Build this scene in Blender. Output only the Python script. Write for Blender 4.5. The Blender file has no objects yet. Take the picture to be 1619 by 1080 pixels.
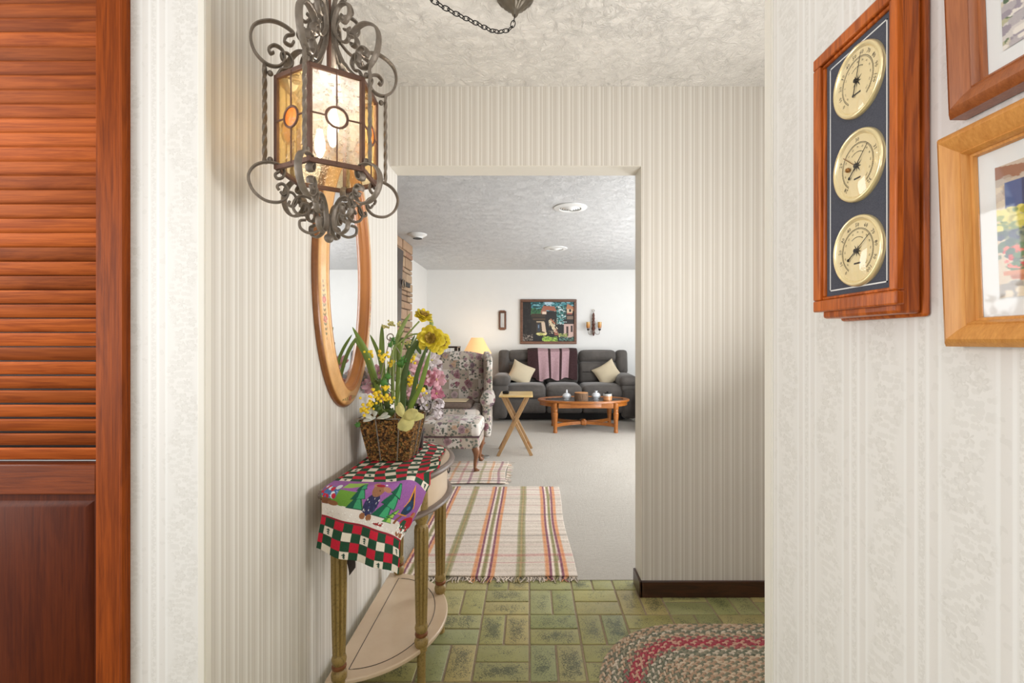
import bpy, math, random
import numpy as np
from mathutils import Vector, Matrix, Euler

R = math.radians
rnd = random.Random(7)
sc = bpy.context.scene
col = sc.collection

# ------------------------------------------------------------------ camera, world, lights, exposure
F, VX, VY, EYE = 750.0, 836.0, 540.0, 1.21
cam = bpy.data.cameras.new('camera')
cam_o = bpy.data.objects.new('camera', cam); col.objects.link(cam_o)
cam.sensor_width = 36.0; cam.lens = F / 1619 * 36.0
cam.shift_x = (809.5 - VX) / 1619
cam.clip_start = 0.02
cam_o.location = (0, 0, EYE); cam_o.rotation_euler = (R(90), 0, 0)
sc.camera = cam_o
sc.view_settings.view_transform = 'Standard'
sc.view_settings.look = 'None'
sc.view_settings.gamma = 1.0
sc.view_settings.use_curve_mapping = False
sc.view_settings.exposure = 0.16

w = bpy.data.worlds.new('daylight'); sc.world = w; w.use_nodes = True
w.node_tree.nodes['Background'].inputs[0].default_value = (0.93, 0.97, 1.0, 1)
w.node_tree.nodes['Background'].inputs[1].default_value = 0.70

def area(name, loc, target, size, power, color=(1, 1, 1), sy=None):
    l = bpy.data.lights.new(name, 'AREA'); l.energy = power; l.color = color
    l.size = size
    if sy: l.shape = 'RECTANGLE'; l.size_y = sy
    o = bpy.data.objects.new(name, l); col.objects.link(o); o.location = loc
    o.rotation_euler = (Vector(target) - Vector(loc)).to_track_quat('-Z', 'Y').to_euler()
    return o
area('near_room_fill', (-1.75, 0.25, 1.35), (0.5, 0.10, 1.2), 0.9, 17, (1.0, 0.985, 0.97))  # unseen fill added to brighten the right wall, no fixture here
area('front_fill', (-0.15, -0.6, 1.9), (0.2, 1.5, 1.0), 0.9, 3.0, (1.0, 0.985, 0.97))  # added front fill from behind the camera for back wall and floor
area('foyer_side_fill', (1.95, 1.35, 1.5), (-0.7, 1.7, 1.3), 0.6, 1.5, (1.0, 0.985, 0.965), 1.5)  # added side fill inside the closed foyer
area('living_window_light', (3.3, 5.2, 1.5), (0.0, 5.6, 1.0), 2.6, 95, (0.95, 0.98, 1.0), 1.7)
area('living_room_fill', (1.7, 3.4, 2.3), (0.3, 5.6, 0.6), 1.5, 45, (0.96, 0.985, 1.0))  # extra fill added to help light the living room, not a fixture
area('living_up_fill', (2.4, 4.4, 0.5), (0.4, 5.4, 2.4), 1.6, 48, (0.98, 0.99, 1.0))  # added upward fill that lifts the living room ceiling
area('foyer_up_fill', (0.85, 1.18, 1.00), (-0.1, 1.35, 2.42), 0.5, 14, (1.0, 0.99, 0.975))  # hidden upward fill, added to brighten the foyer ceiling
area('near_room_up_fill', (-0.3, -1.2, 1.0), (-0.2, -1.1, 2.42), 1.0, 8, (1.0, 0.985, 0.97))  # unseen fill aimed straight up, added for soft light off the ceiling

# ------------------------------------------------------------------ helpers
def P(px, py, d):
    return (( px - VX) * d / F, d, EYE + (VY - py) * d / F)

def lin(c):
    c = c / 255.0
    return c / 12.92 if c <= 0.04045 else ((c + 0.055) / 1.055) ** 2.4
def C(r, g, b): return (lin(r), lin(g), lin(b), 1.0)

class MB:
    def __init__(s): s.v = []; s.f = []; s.c = None
    def add(s, vs, fs):
        n = len(s.v); s.v.extend([tuple(v) for v in vs]); s.f.extend([tuple(i + n for i in f) for f in fs]); return s
    def box(s, x0, x1, y0, y1, z0, z1):
        return s.add([(x0,y0,z0),(x1,y0,z0),(x1,y1,z0),(x0,y1,z0),(x0,y0,z1),(x1,y0,z1),(x1,y1,z1),(x0,y1,z1)],
                     [(0,3,2,1),(4,5,6,7),(0,1,5,4),(1,2,6,5),(2,3,7,6),(3,0,4,7)])
    def obox(s, c, size, m=None):
        h = [k/2 for k in size]; m = m or Matrix.Identity(3); c = Vector(c)
        vs = [c + m @ Vector((sx*h[0], sy*h[1], sz*h[2])) for sz in (-1,1) for sx, sy in ((-1,-1),(1,-1),(1,1),(-1,1))]
        return s.add(vs, [(0,3,2,1),(4,5,6,7),(0,1,5,4),(1,2,6,5),(2,3,7,6),(3,0,4,7)])
    def beam(s, a, b, w_, t_, up=(0,0,1), w2=None, t2=None):
        a = Vector(a); b = Vector(b); d = (b-a).normalized(); u = Vector(up)
        x = d.cross(u)
        if x.length < 1e-4: x = d.cross(Vector((1,0,0)))
        x.normalize(); y = x.cross(d).normalized()
        w2 = w2 or w_; t2 = t2 or t_
        vs = [a + x*sx*w_/2 + y*sy*t_/2 for sx, sy in ((-1,-1),(1,-1),(1,1),(-1,1))] + [b + x*sx*w2/2 + y*sy*t2/2 for sx, sy in ((-1,-1),(1,-1),(1,1),(-1,1))]
        return s.add(vs, [(0,3,2,1),(4,5,6,7),(0,1,5,4),(1,2,6,5),(2,3,7,6),(3,0,4,7)])
    def tube(s, pts, r, seg=8, closed=False, twist=0.0, flat=None, side=None):
        pts = [Vector(p) for p in pts]; n = len(pts)
        rs = r if isinstance(r, (list, tuple)) else [r]*n
        up = Vector(side) if side is not None else None
        T = []
        for i in range(n):
            a = pts[(i-1) % n] if (closed or i) else pts[0]
            b = pts[(i+1) % n] if (closed or i < n-1) else pts[-1]
            t = (b-a)
            T.append(t.normalized() if t.length > 1e-9 else Vector((0,0,1)))
        N = up.copy() if up is not None else (T[0].cross(Vector((0,0,1))) if abs(T[0].z) < .9 else T[0].cross(Vector((1,0,0))))
        vs = []
        for i in range(n):
            if up is not None: N = up
            N = (N - T[i]*N.dot(T[i]))
            N = N.normalized() if N.length > 1e-6 else T[i].orthogonal().normalized()
            Bn = T[i].cross(N)
            for k in range(seg):
                a = 2*math.pi*(k+.5)/seg + twist*i
                ca, sa = math.cos(a), math.sin(a)
                if flat: ca *= flat[0]; sa *= flat[1]
                vs.append(pts[i] + (N*ca + Bn*sa)*rs[i])
        fs = []
        m = n if closed else n-1
        for i in range(m):
            j = (i+1) % n
            for k in range(seg):
                l = (k+1) % seg
                fs.append((i*seg+k, i*seg+l, j*seg+l, j*seg+k))
        if not closed:
            fs.append(tuple(reversed(range(seg)))); fs.append(tuple((n-1)*seg+k for k in range(seg)))
        return s.add(vs, fs)
    def lathe(s, prof, c=(0,0,0), seg=20, axis='z', flute=None, sc_=(1,1), caps=True):
        vs = []; c = Vector(c)
        for (r, z) in prof:
            for k in range(seg):
                a = 2*math.pi*k/seg
                rr = r
                if flute and flute[1] < z < flute[2]: rr = r*(1 - flute[3]*(0.5-0.5*math.cos(a*flute[0]))**3)
                x, y = rr*math.cos(a)*sc_[0], rr*math.sin(a)*sc_[1]
                vs.append(c + Vector((x,y,z)) if axis == 'z' else (c + Vector((z,x,y)) if axis == 'x' else c + Vector((x,z,y))))
        fs = []
        for i in range(len(prof)-1):
            for k in range(seg):
                l = (k+1) % seg
                q = (i*seg+k, i*seg+l, (i+1)*seg+l, (i+1)*seg+k)
                fs.append(q if axis != 'y' else tuple(reversed(q)))
        if caps: fs.append(tuple(reversed(range(seg)))); fs.append(tuple((len(prof)-1)*seg+k for k in range(seg)))
        return s.add(vs, fs)
    def prism(s, out, z0, z1, fn=lambda x, y, z: (x, y, z)):
        n = len(out)
        vs = [fn(x,y,z0) for x,y in out] + [fn(x,y,z1) for x,y in out]
        fs = [tuple(reversed(range(n))), tuple(range(n, 2*n))] + [(i,(i+1)%n,n+(i+1)%n,n+i) for i in range(n)]
        return s.add(vs, fs)
    def grid(s, fn, nu, nv):
        vs = [fn(i/nu, j/nv) for j in range(nv+1) for i in range(nu+1)]
        fs = [(j*(nu+1)+i, j*(nu+1)+i+1, (j+1)*(nu+1)+i+1, (j+1)*(nu+1)+i) for j in range(nv) for i in range(nu)]
        return s.add(vs, fs)
    def ball(s, c, r, seg=10, rings=7):
        r = (r,r,r) if isinstance(r, (int,float)) else r
        c = Vector(c); vs = [c + Vector((0,0,-r[2]))]
        for j in range(1, rings):
            t = math.pi*j/rings
            for k in range(seg):
                a = 2*math.pi*k/seg
                vs.append(c + Vector((r[0]*math.sin(t)*math.cos(a), r[1]*math.sin(t)*math.sin(a), -r[2]*math.cos(t))))
        vs.append(c + Vector((0,0,r[2]))); fs = []
        for k in range(seg): fs.append((0, 1+(k+1)%seg, 1+k))
        for j in range(rings-2):
            for k in range(seg):
                a = 1+j*seg+k; b = 1+j*seg+(k+1)%seg
                fs.append((a,b,b+seg,a+seg))
        L_ = len(vs)-1; o = 1+(rings-2)*seg
        for k in range(seg): fs.append((o+k, o+(k+1)%seg, L_))
        return s.add(vs, fs)
    def rbox(s, c, size, rad=.03, bulge=(0,0,0), rot=None, core=4):
        h = [k/2 for k in size]; rad = min(rad, *h)
        def co(hh):
            e = [0, .15*rad, .45*rad, rad]
            lo = [-hh + k for k in e]; n = core; a = lo[-1]; b = -a
            mid = [a + (b-a)*k/n for k in range(1, n)] if b - a > 1e-6 else []
            return lo + mid + ([-k for k in reversed(lo)] if b - a > 1e-6 else [-k for k in reversed(lo[:-1])])
        cs = [co(x) for x in h]; d = {}; vs = []; fs = []
        c = Vector(c); rot = rot or Matrix.Identity(3)
        def vid(p):
            k = tuple(round(x, 5) for x in p)
            if k in d: return d[k]
            q = Vector(p); inn = Vector([max(-(h[i]-rad), min(h[i]-rad, p[i])) for i in range(3)])
            dr = q - inn
            if dr.length > 1e-9: q = inn + dr.normalized()*rad
            for i in range(3):
                if bulge[i]:
                    o = [j for j in range(3) if j != i]
                    q[i] += bulge[i]*(p[i]/h[i])*(1-(p[o[0]]/h[o[0]])**2)*(1-(p[o[1]]/h[o[1]])**2)
            d[k] = len(vs); vs.append(c + rot @ q); return d[k]
        for ax in range(3):
            u, v_ = (ax+1)%3, (ax+2)%3
            for sg in (-1, 1):
                for i in range(len(cs[u])-1):
                    for j in range(len(cs[v_])-1):
                        q = []
                        for (a, b) in ((i,j),(i+1,j),(i+1,j+1),(i,j+1)):
                            p = [0,0,0]; p[ax] = sg*h[ax]; p[u] = cs[u][a]; p[v_] = cs[v_][b]; q.append(vid(p))
                        if len(set(q)) == 4: fs.append(tuple(q) if sg > 0 else tuple(reversed(q)))
        return s.add(vs, fs)
    def build(s, name, mat, parent=None, local=False, smooth=35, bevel=0, solid=0, cols=None, **tags):
        me = bpy.data.meshes.new(name)
        off = Vector((0,0,0))
        if parent is not None and not local:
            p = parent
            while p is not None: off += p.location; p = p.parent
        if off.length > 0: vs = [(v[0]-off.x, v[1]-off.y, v[2]-off.z) for v in s.v]
        else: vs = s.v
        me.from_pydata(vs, [], s.f); me.update()
        if smooth:
            me.polygons.foreach_set('use_smooth', [True]*len(me.polygons))
            me.set_sharp_from_angle(angle=R(smooth))
        if cols is not None:
            a = me.color_attributes.new(name='Col', type='FLOAT_COLOR', domain='POINT')
            cc = np.ones((len(me.vertices), 4), dtype=np.float32); k = np.asarray(cols, dtype=np.float32)
            cc[:len(k), :3] = k; a.data.foreach_set('color', cc.ravel())
        me.materials.append(mat)
        o = bpy.data.objects.new(name, me); col.objects.link(o)
        if parent is not None: o.parent = parent
        if solid:
            m = o.modifiers.new('s', 'SOLIDIFY'); m.thickness = solid; m.offset = -1
        if bevel:
            m = o.modifiers.new('b', 'BEVEL'); m.width = bevel; m.segments = 2; m.limit_method = 'ANGLE'; m.angle_limit = R(50)
        tag(o, **tags)
        return o

def tag(o, label=None, cat=None, group=None, kind=None):
    if label: o['label'] = label
    if cat: o['category'] = cat
    if group: o['group'] = group
    if kind: o['kind'] = kind
    return o
def thing(name, loc, label, cat, group=None, rot=0, kind=None):
    o = bpy.data.objects.new(name, None); o.empty_display_size = .05
    col.objects.link(o); o.location = loc; o.rotation_euler = (0,0,rot)
    return tag(o, label, cat, group, kind)
def inst(src, name, parent, loc=(0,0,0), rot=(0,0,0), scale=(1,1,1)):
    o = src.copy(); o.name = name; col.objects.link(o); o.parent = parent
    o.location = loc; o.rotation_euler = rot; o.scale = scale
    return o
def cr(pts, n=8, closed=False):
    pts = [Vector(p) for p in pts]; out = []; N = len(pts)
    rng = range(N) if closed else range(N-1)
    for i in rng:
        g = (lambda k: pts[k % N]) if closed else (lambda k: pts[max(0, min(N-1, k))])
        p0, p1, p2, p3 = g(i-1), g(i), g(i+1), g(i+2)
        for k in range(n):
            t = k/n
            out.append(0.5*((2*p1) + (p2-p0)*t + (2*p0-5*p1+4*p2-p3)*t*t + (3*p1-p0-3*p2+p3)*t**3))
    if not closed: out.append(pts[-1])
    return out

# ------------------------------------------------------------------ materials
class NT:
    def __init__(s, name):
        s.m = bpy.data.materials.new(name); s.m.use_nodes = True; s.t = s.m.node_tree
        s.b = s.t.nodes['Principled BSDF']
    def n(s, typ, ins=None, **pr):
        x = s.t.nodes.new(typ)
        for k, v in pr.items(): setattr(x, k, v)
        for k, v in (ins or {}).items(): s.put(x, k, v)
        return x
    def put(s, x, k, v):
        i = x.inputs[k]
        if isinstance(v, bpy.types.NodeSocket): s.t.links.new(v, i)
        else: i.default_value = v
    def mt(s, op, a, b=0.0, c=0.0, clamp=False):
        x = s.n('ShaderNodeMath', operation=op, use_clamp=clamp)
        s.put(x, 0, a); s.put(x, 1, b); s.put(x, 2, c); return x.outputs[0]
    def mix(s, fac, a, b, bt='MIX'):
        x = s.n('ShaderNodeMix', data_type='RGBA', blend_type=bt)
        s.put(x, 0, fac); s.put(x, 6, a); s.put(x, 7, b); return x.outputs[2]
    def ramp(s, fac, stops, interp='LINEAR'):
        x = s.n('ShaderNodeValToRGB', {0: fac}); x.color_ramp.interpolation = interp
        e = x.color_ramp.elements
        while len(e) < len(stops): e.new(0.5)
        for k, (p, c) in enumerate(stops):
            e[k].position = p; e[k].color = c if not isinstance(c, (int, float)) else (c, c, c, 1)
        return x.outputs[0]
    def noise(s, vec, scale, detail=3, rough=.5, dist=0.0, out=0):
        return s.n('ShaderNodeTexNoise', {'Vector': vec, 'Scale': scale, 'Detail': detail, 'Roughness': rough, 'Distortion': dist}).outputs[out]
    def vor(s, vec, scale, feature='F1', rand=1.0):
        return s.n('ShaderNodeTexVoronoi', {'Vector': vec, 'Scale': scale, 'Randomness': rand}, feature=feature)
    def obj(s): return s.n('ShaderNodeTexCoord').outputs['Object']
    def pos(s): return s.n('ShaderNodeNewGeometry').outputs['Position']
    def rand(s): return s.n('ShaderNodeObjectInfo').outputs['Random']
    def map(s, vec, scale=(1,1,1), loc=(0,0,0), rot=(0,0,0)):
        return s.n('ShaderNodeMapping', {0: vec, 1: loc, 2: rot, 3: scale}).outputs[0]
    def sep(s, vec): return s.n('ShaderNodeSeparateXYZ', {0: vec}).outputs
    def comb(s, x, y, z=0.0): return s.n('ShaderNodeCombineXYZ', {0: x, 1: y, 2: z}).outputs[0]
    def bump(s, h, strength=.3, dist=.01, normal=None):
        x = s.n('ShaderNodeBump', {'Strength': strength, 'Distance': dist, 'Height': h})
        if normal: s.put(x, 'Normal', normal)
        s.t.links.new(x.outputs[0], s.b.inputs['Normal']); return x.outputs[0]
    def fin(s, color=None, rough=None, metal=None, **kw):
        if color is not None: s.put(s.b, 'Base Color', color)
        if rough is not None: s.put(s.b, 'Roughness', rough)
        if metal is not None: s.put(s.b, 'Metallic', metal)
        for k, v in kw.items(): s.put(s.b, k.replace('_', ' '), v)
        return s.m

def plain(name, c, rough=.6, metal=0.0, var=.12, vs=8.0, bs=60.0, bst=.08, bd=.004, coat=0.0, rough_var=0.0):
    t = NT(name); o = t.obj(); nz = t.noise(o, vs, 4)
    dark = tuple(x*(1-var*1.4) for x in c[:3]) + (1,); lite = tuple(min(1, x*(1+var)) for x in c[:3]) + (1,)
    t.bump(t.noise(o, bs, 3), bst, bd)
    return t.fin(t.mix(nz, dark, lite), rough, metal, Coat_Weight=coat)

def wood(name, dark, light, axis=2, scale=1.0, rough=.35, coat=.3, ring=.5, rv=.25, spec=.5):
    t = NT(name); o = t.obj()
    off = t.n('ShaderNodeVectorMath', {0: o, 1: t.comb(t.rand(), t.mt('MULTIPLY', t.rand(), 7.3), t.mt('MULTIPLY', t.rand(), 3.1))}, operation='ADD').outputs[0]
    st = [14*scale]*3; st[axis] = 1.1*scale
    v = t.map(off, tuple(st))
    n1 = t.noise(v, 2.0, 6, .6, .8)
    st2 = [90*scale]*3; st2[axis] = 3*scale
    n2 = t.noise(t.map(off, tuple(st2)), 3.0, 3, .6)
    rings = t.mt('SINE', t.mt('MULTIPLY', n1, 26.0))
    rings = t.mt('MULTIPLY_ADD', rings, .5*ring, .5)
    f = t.mt('ADD', t.mt('MULTIPLY', n2, .55), t.mt('MULTIPLY', rings, .45))
    c = t.ramp(f, [(.22, dark), (.75, light)])
    k = t.mt('MULTIPLY_ADD', t.rand(), rv*2, 1-rv)
    c = t.n('ShaderNodeVectorMath', {0: c, 3: k}, operation='SCALE').outputs[0]
    t.bump(n2, .12, .002)
    return t.fin(c, rough, 0.0, Coat_Weight=coat, Coat_Roughness=.2, Specular_IOR_Level=spec)

def vcol(name, rough=.8, bs=300, bst=.25, bd=.002, coat=0.0):
    t = NT(name); a = t.n('ShaderNodeAttribute', attribute_name='Col').outputs['Color']
    o = t.obj(); n1 = t.noise(o, bs, 2)
    t.bump(n1, bst, bd)
    c = t.mix(.12, a, t.mix(n1, (0,0,0,1), (1,1,1,1)), 'OVERLAY')
    return t.fin(c, rough, 0.0, Coat_Weight=coat)

def stripes(name, axis):
    t = NT(name); p = t.pos(); x = t.sep(p)[axis]
    wob = t.mt('MULTIPLY', t.mt('SUBTRACT', t.noise(t.map(p, (3,3,.4)), 1.0, 2), .5), .004)
    f = t.mt('FRACT', t.mt('DIVIDE', t.mt('ADD', x, wob), .048))
    hi, dk, md, lm = C(233,229,222), C(205,198,187), C(218,212,203), C(224,219,211)
    c = t.ramp(f, [(0, hi), (.09, hi), (.13, dk), (.30, md), (.34, hi), (.40, hi), (.44, dk), (.58, md), (.66, dk), (.74, md), (.92, lm), (.97, hi)])
    blotch = t.noise(t.map(p, (1.5,1.5,1.5)), 2.2, 3)
    c = t.mix(t.mt('MULTIPLY', blotch, .2), c, C(212,205,193))
    fine = t.noise(t.map(p, (400,400,40)), 1.0, 2)
    t.bump(t.mt('ADD', t.mt('MULTIPLY', fine, .4), t.ramp(f, [(0,1.),(.1,.9),(.14,.2),(.34,1.),(.44,.2),(.95,.9)])), .18, .002)
    return t.fin(c, .55, 0.0)

def flowers(t, uv, scale, petals=5, size=.42, rand=.8):
    """mask of petalled blossoms on a 2D field"""
    v = t.vor(uv, scale, rand=rand)
    d = t.n('ShaderNodeVectorMath', {0: t.n('ShaderNodeVectorMath', {0: uv, 3: scale}, operation='SCALE').outputs[0],
                                     1: t.n('ShaderNodeVectorMath', {0: v.outputs['Position'], 3: scale}, operation='SCALE').outputs[0]}, operation='SUBTRACT').outputs[0]
    s_ = t.sep(d); ang = t.mt('ARCTAN2', s_[1], s_[0])
    pet = t.mt('ABSOLUTE', t.mt('COSINE', t.mt('MULTIPLY', ang, petals/2)))
    lim = t.mt('MULTIPLY_ADD', pet, size*.5, size*.5)
    dist = v.outputs['Distance']
    ins = t.mt('LESS_THAN', dist, lim)
    core = t.mt('LESS_THAN', dist, size*.22)
    rim = t.mt('GREATER_THAN', dist, t.mt('MULTIPLY', lim, .72))
    return ins, core, rim, v

def floral_paper(name, axis, phase=0.0):
    t = NT(name); p = t.pos(); s_ = t.sep(p); x = t.mt('ADD', s_[axis], phase); z = s_[2]
    uv0 = t.comb(x, z)
    wv = t.n('ShaderNodeTexNoise', {'Vector': uv0, 'Scale': 40.0, 'Detail': 2.0}).outputs[1]
    uv = t.n('ShaderNodeVectorMath', {0: uv0, 1: t.n('ShaderNodeVectorMath', {0: wv, 3: .006}, operation='SCALE').outputs[0]}, operation='ADD').outputs[0]
    f = t.mt('FRACT', t.mt('DIVIDE', x, .12))            # .5 = middle of broad floral band, 0/1 = thin vine
    a = t.mt('ABSOLUTE', t.mt('SUBTRACT', f, .5))
    base = t.ramp(a, [(0, C(232,229,224)), (.26, C(230,227,222)), (.275, C(235,233,229)), (.30, C(235,233,229)), (.315, C(226,222,216)), (.40, C(228,224,219)), (.415, C(237,235,231)), (.44, C(236,234,230)), (.45, C(230,227,222))])
    wander = t.mt('MULTIPLY', t.mt('SINE', t.mt('MULTIPLY', z, 40.0)), .07)
    ab = t.mt('ABSOLUTE', t.mt('ADD', t.mt('SUBTRACT', f, .5), wander))
    band = t.ramp(ab, [(.17, 1.0), (.25, 0.0)])
    ins, core, rim, v1 = flowers(t, uv, 42.0, 5, .46)
    ins2, c2, r2, v2 = flowers(t, t.map(uv, (1,1,1), (.31,.17,0)), 95.0, 2, .60)
    m = t.mt('MAXIMUM', t.mt('MULTIPLY', t.mt('MULTIPLY', ins, t.mt('MULTIPLY_ADD', rim, .55, .4)), t.mt('SUBTRACT', 1.0, t.mt('MULTIPLY', core, .5))), t.mt('MULTIPLY', ins2, .55))
    m = t.mt('MULTIPLY', m, band)
    vine = t.mt('GREATER_THAN', a, .462)
    ins3, c3, r3, v3 = flowers(t, uv, 150.0, 3, .62)
    m = t.mt('MAXIMUM', m, t.mt('MULTIPLY', t.mt('MULTIPLY', ins3, .7), vine))
    side = t.mt('MULTIPLY', t.mt('GREATER_THAN', a, .30), t.mt('LESS_THAN', a, .40))
    sp = t.mt('GREATER_THAN', t.noise(uv, 60.0, 2), .63)
    m = t.mt('MAXIMUM', m, t.mt('MULTIPLY', t.mt('MULTIPLY', sp, side), .45))
    c = t.mix(t.mt('MULTIPLY', m, .5), base, C(205,201,193))
    t.bump(t.mt('ADD', t.mt('MULTIPLY', t.noise(p, 500.0, 2), .5), m), .15, .0015)
    return t.fin(c, .5, 0.0)

def floral_fabric(name):
    t = NT(name); o = t.obj(); wv = t.noise(o, 25.0, 2, out=1)
    ow = t.n('ShaderNodeVectorMath', {0: o, 1: t.n('ShaderNodeVectorMath', {0: wv, 3: .03}, operation='SCALE').outputs[0]}, operation='ADD').outputs[0]
    s_ = t.sep(o)
    q = 9.0
    ch = t.mt('MODULO', t.mt('ADD', t.mt('ADD', t.mt('FLOOR', t.mt('MULTIPLY', s_[0], q)), t.mt('FLOOR', t.mt('MULTIPLY', s_[2], q))), 200.0), 3.0)
    base = t.mix(t.mt('LESS_THAN', ch, .5), C(212,204,196), C(168,156,142))
    base = t.mix(t.mt('GREATER_THAN', ch, 1.5), base, C(190,178,164))
    # foliage
    lf = t.vor(ow, 34.0); lm = t.mt('MULTIPLY', t.mt('LESS_THAN', lf.outputs['Distance'], .44), t.mt('GREATER_THAN', t.noise(o, 10.0, 2), .47))
    c = t.mix(lm, base, t.mix(t.noise(o, 90.0, 1), C(58,66,62), C(134,138,124)))
    # blossoms of several colours
    for sc_, thr, offs in ((8.5, .40, 0.0), (13.0, .36, 3.7)):
        vv = t.vor(t.map(ow, (1,1,1), (offs, offs*.6, offs*.3)), sc_)
        cs = t.n('ShaderNodeSeparateColor', {0: vv.outputs['Color']}).outputs
        on = t.mt('MULTIPLY', t.mt('LESS_THAN', t.mt('ADD', vv.outputs['Distance'], t.mt('MULTIPLY', t.noise(o, 70.0, 1), .15)), thr), t.mt('LESS_THAN', cs[1], .84))
        pal = t.ramp(cs[0], [(0, C(142,96,108)), (.2, C(150,112,122)), (.38, C(92,62,84)), (.55, C(178,140,104)), (.7, C(196,168,172)), (.85, C(128,54,80))], 'CONSTANT')
        shade = t.mix(t.mt('MULTIPLY', vv.outputs['Distance'], 2.4, clamp=True), (.45,.45,.45,1), (1.25,1.25,1.25,1))
        pet = t.mt('GREATER_THAN', t.mt('SINE', t.mt('MULTIPLY', t.noise(ow, 60.0, 2), 40.0)), .1)
        pal = t.mix(t.mt('MULTIPLY', pet, .45), pal, C(214,198,194))
        c = t.mix(on, c, t.mix(1.0, pal, shade, 'MULTIPLY'))
    t.bump(t.noise(o, 400.0, 2), .2, .002)
    return t.fin(c, .75, 0.0, Sheen_Weight=.2)

def ceiling_mat(name, colr, scale, strength, dist):
    t = NT(name); p = t.pos()
    n0 = t.noise(p, scale, 5, .62, 1.6)
    n1 = t.ramp(t.mt('ABSOLUTE', t.mt('SUBTRACT', n0, .5)), [(0, 1.0), (.07, .6), (.18, .15), (.32, 0.0)])
    big = t.noise(p, scale*.25, 2)
    msk = t.ramp(big, [(.30, 0.55), (.62, 1.0)])
    h = t.mt('MULTIPLY', n1, msk)
    t.bump(t.mt('ADD', h, t.mt('MULTIPLY', n0, .5)), strength, dist)
    return t.fin(colr, .85, 0.0)

def tile_mat():
    t = NT('glazed_green_tile'); o = t.obj(); r = t.rand()
    off = t.n('ShaderNodeVectorMath', {0: o, 1: t.comb(t.mt('MULTIPLY', r, 31.0), t.mt('MULTIPLY', r, 17.0), 0.0)}, operation='ADD').outputs[0]
    cl = t.noise(off, 12.0, 3)
    base = t.ramp(r, [(0, C(172,168,108)), (.25, C(186,176,110)), (.5, C(164,168,118)), (.75, C(194,176,116)), (1, C(158,162,104))])
    base = t.mix(t.mt('MULTIPLY', cl, .35), base, C(116,130,100))
    # darker mottled centre of each tile, broken into specks
    s_ = t.sep(o)
    e = t.mt('MAXIMUM', t.mt('MULTIPLY', t.mt('ABSOLUTE', s_[0]), 1/.047), t.mt('MULTIPLY', t.mt('ABSOLUTE', s_[1]), 1/.098))
    ctr = t.ramp(e, [(.35, 1.0), (.98, 0.12)])
    spk = t.noise(off, 260.0, 2, .55, .3)
    spk2 = t.mt('MULTIPLY_ADD', spk, 3.0, -1.0)
    dens = t.mt('MULTIPLY', t.mt('MULTIPLY_ADD', t.mt('FRACT', t.mt('MULTIPLY', r, 7.7)), .62, .12), ctr)
    dens = t.mt('ADD', dens, t.mt('MULTIPLY_ADD', t.noise(off, 22.0, 3), 1.1, -.55))
    m = t.mt('LESS_THAN', spk2, dens)
    m = t.mt('MULTIPLY', m, .72)
    c = t.mix(m, base, C(46,62,52))
    t.bump(t.mt('SUBTRACT', t.noise(off, 40.0, 3), t.mt('MULTIPLY', m, .4)), .35, .004)
    return t.fin(c, t.mt('MULTIPLY_ADD', spk, .25, .22), 0.0, Coat_Weight=.15, Coat_Roughness=.15)

def glass_pane(name, tint, clear=.45, emit=None):
    t = NT(name); nt = t.t; p = t.obj()
    wv = t.noise(p, 130.0, 2, .5, .6)
    bmp = t.n('ShaderNodeBump', {'Strength': .6, 'Distance': .004, 'Height': wv}).outputs[0]
    tr = t.n('ShaderNodeBsdfTransparent', {0: tuple(x**.45 for x in tint)}).outputs[0]
    tl = t.n('ShaderNodeBsdfTranslucent', {0: tint, 'Normal': bmp}).outputs[0]
    gl = t.n('ShaderNodeBsdfGlossy', {0: (1,1,1,1), 'Roughness': .12, 'Normal': bmp}).outputs[0]
    a = nt.nodes.new('ShaderNodeMixShader'); t.put(a, 0, t.mt('MULTIPLY_ADD', wv, .3, (emit or .2)-.1, clamp=True)); t.put(a, 1, tr); t.put(a, 2, tl)
    b = nt.nodes.new('ShaderNodeMixShader'); t.put(b, 0, .10); t.put(b, 1, a.outputs[0]); t.put(b, 2, gl)
    nt.links.new(b.outputs[0], nt.nodes['Material Output'].inputs[0])
    return t.m
def clear_glass(name, rough=.02, tint=(1,1,1,1), refl=.10, graz=.8):
    t = NT(name); nt = t.t
    tr = t.n('ShaderNodeBsdfTransparent', {0: tint}).outputs[0]
    gl = t.n('ShaderNodeBsdfGlossy', {0: (1,1,1,1), 'Roughness': rough}).outputs[0]
    g = t.n('ShaderNodeNewGeometry')
    dt = t.n('ShaderNodeVectorMath', {0: g.outputs['Normal'], 1: g.outputs['Incoming']}, operation='DOT_PRODUCT').outputs['Value']
    lw = t.mt('POWER', t.mt('SUBTRACT', 1.0, t.mt('ABSOLUTE', dt)), 5.0)
    b = nt.nodes.new('ShaderNodeMixShader'); t.put(b, 0, t.mt('MULTIPLY_ADD', lw, graz, refl*.4, clamp=True)); t.put(b, 1, tr); t.put(b, 2, gl)
    nt.links.new(b.outputs[0], nt.nodes['Material Output'].inputs[0]); return t.m
def emis(name, c, s, shade=None):
    t = NT(name); return t.fin(c, .6, 0.0, Emission_Color=c, Emission_Strength=s)

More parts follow.
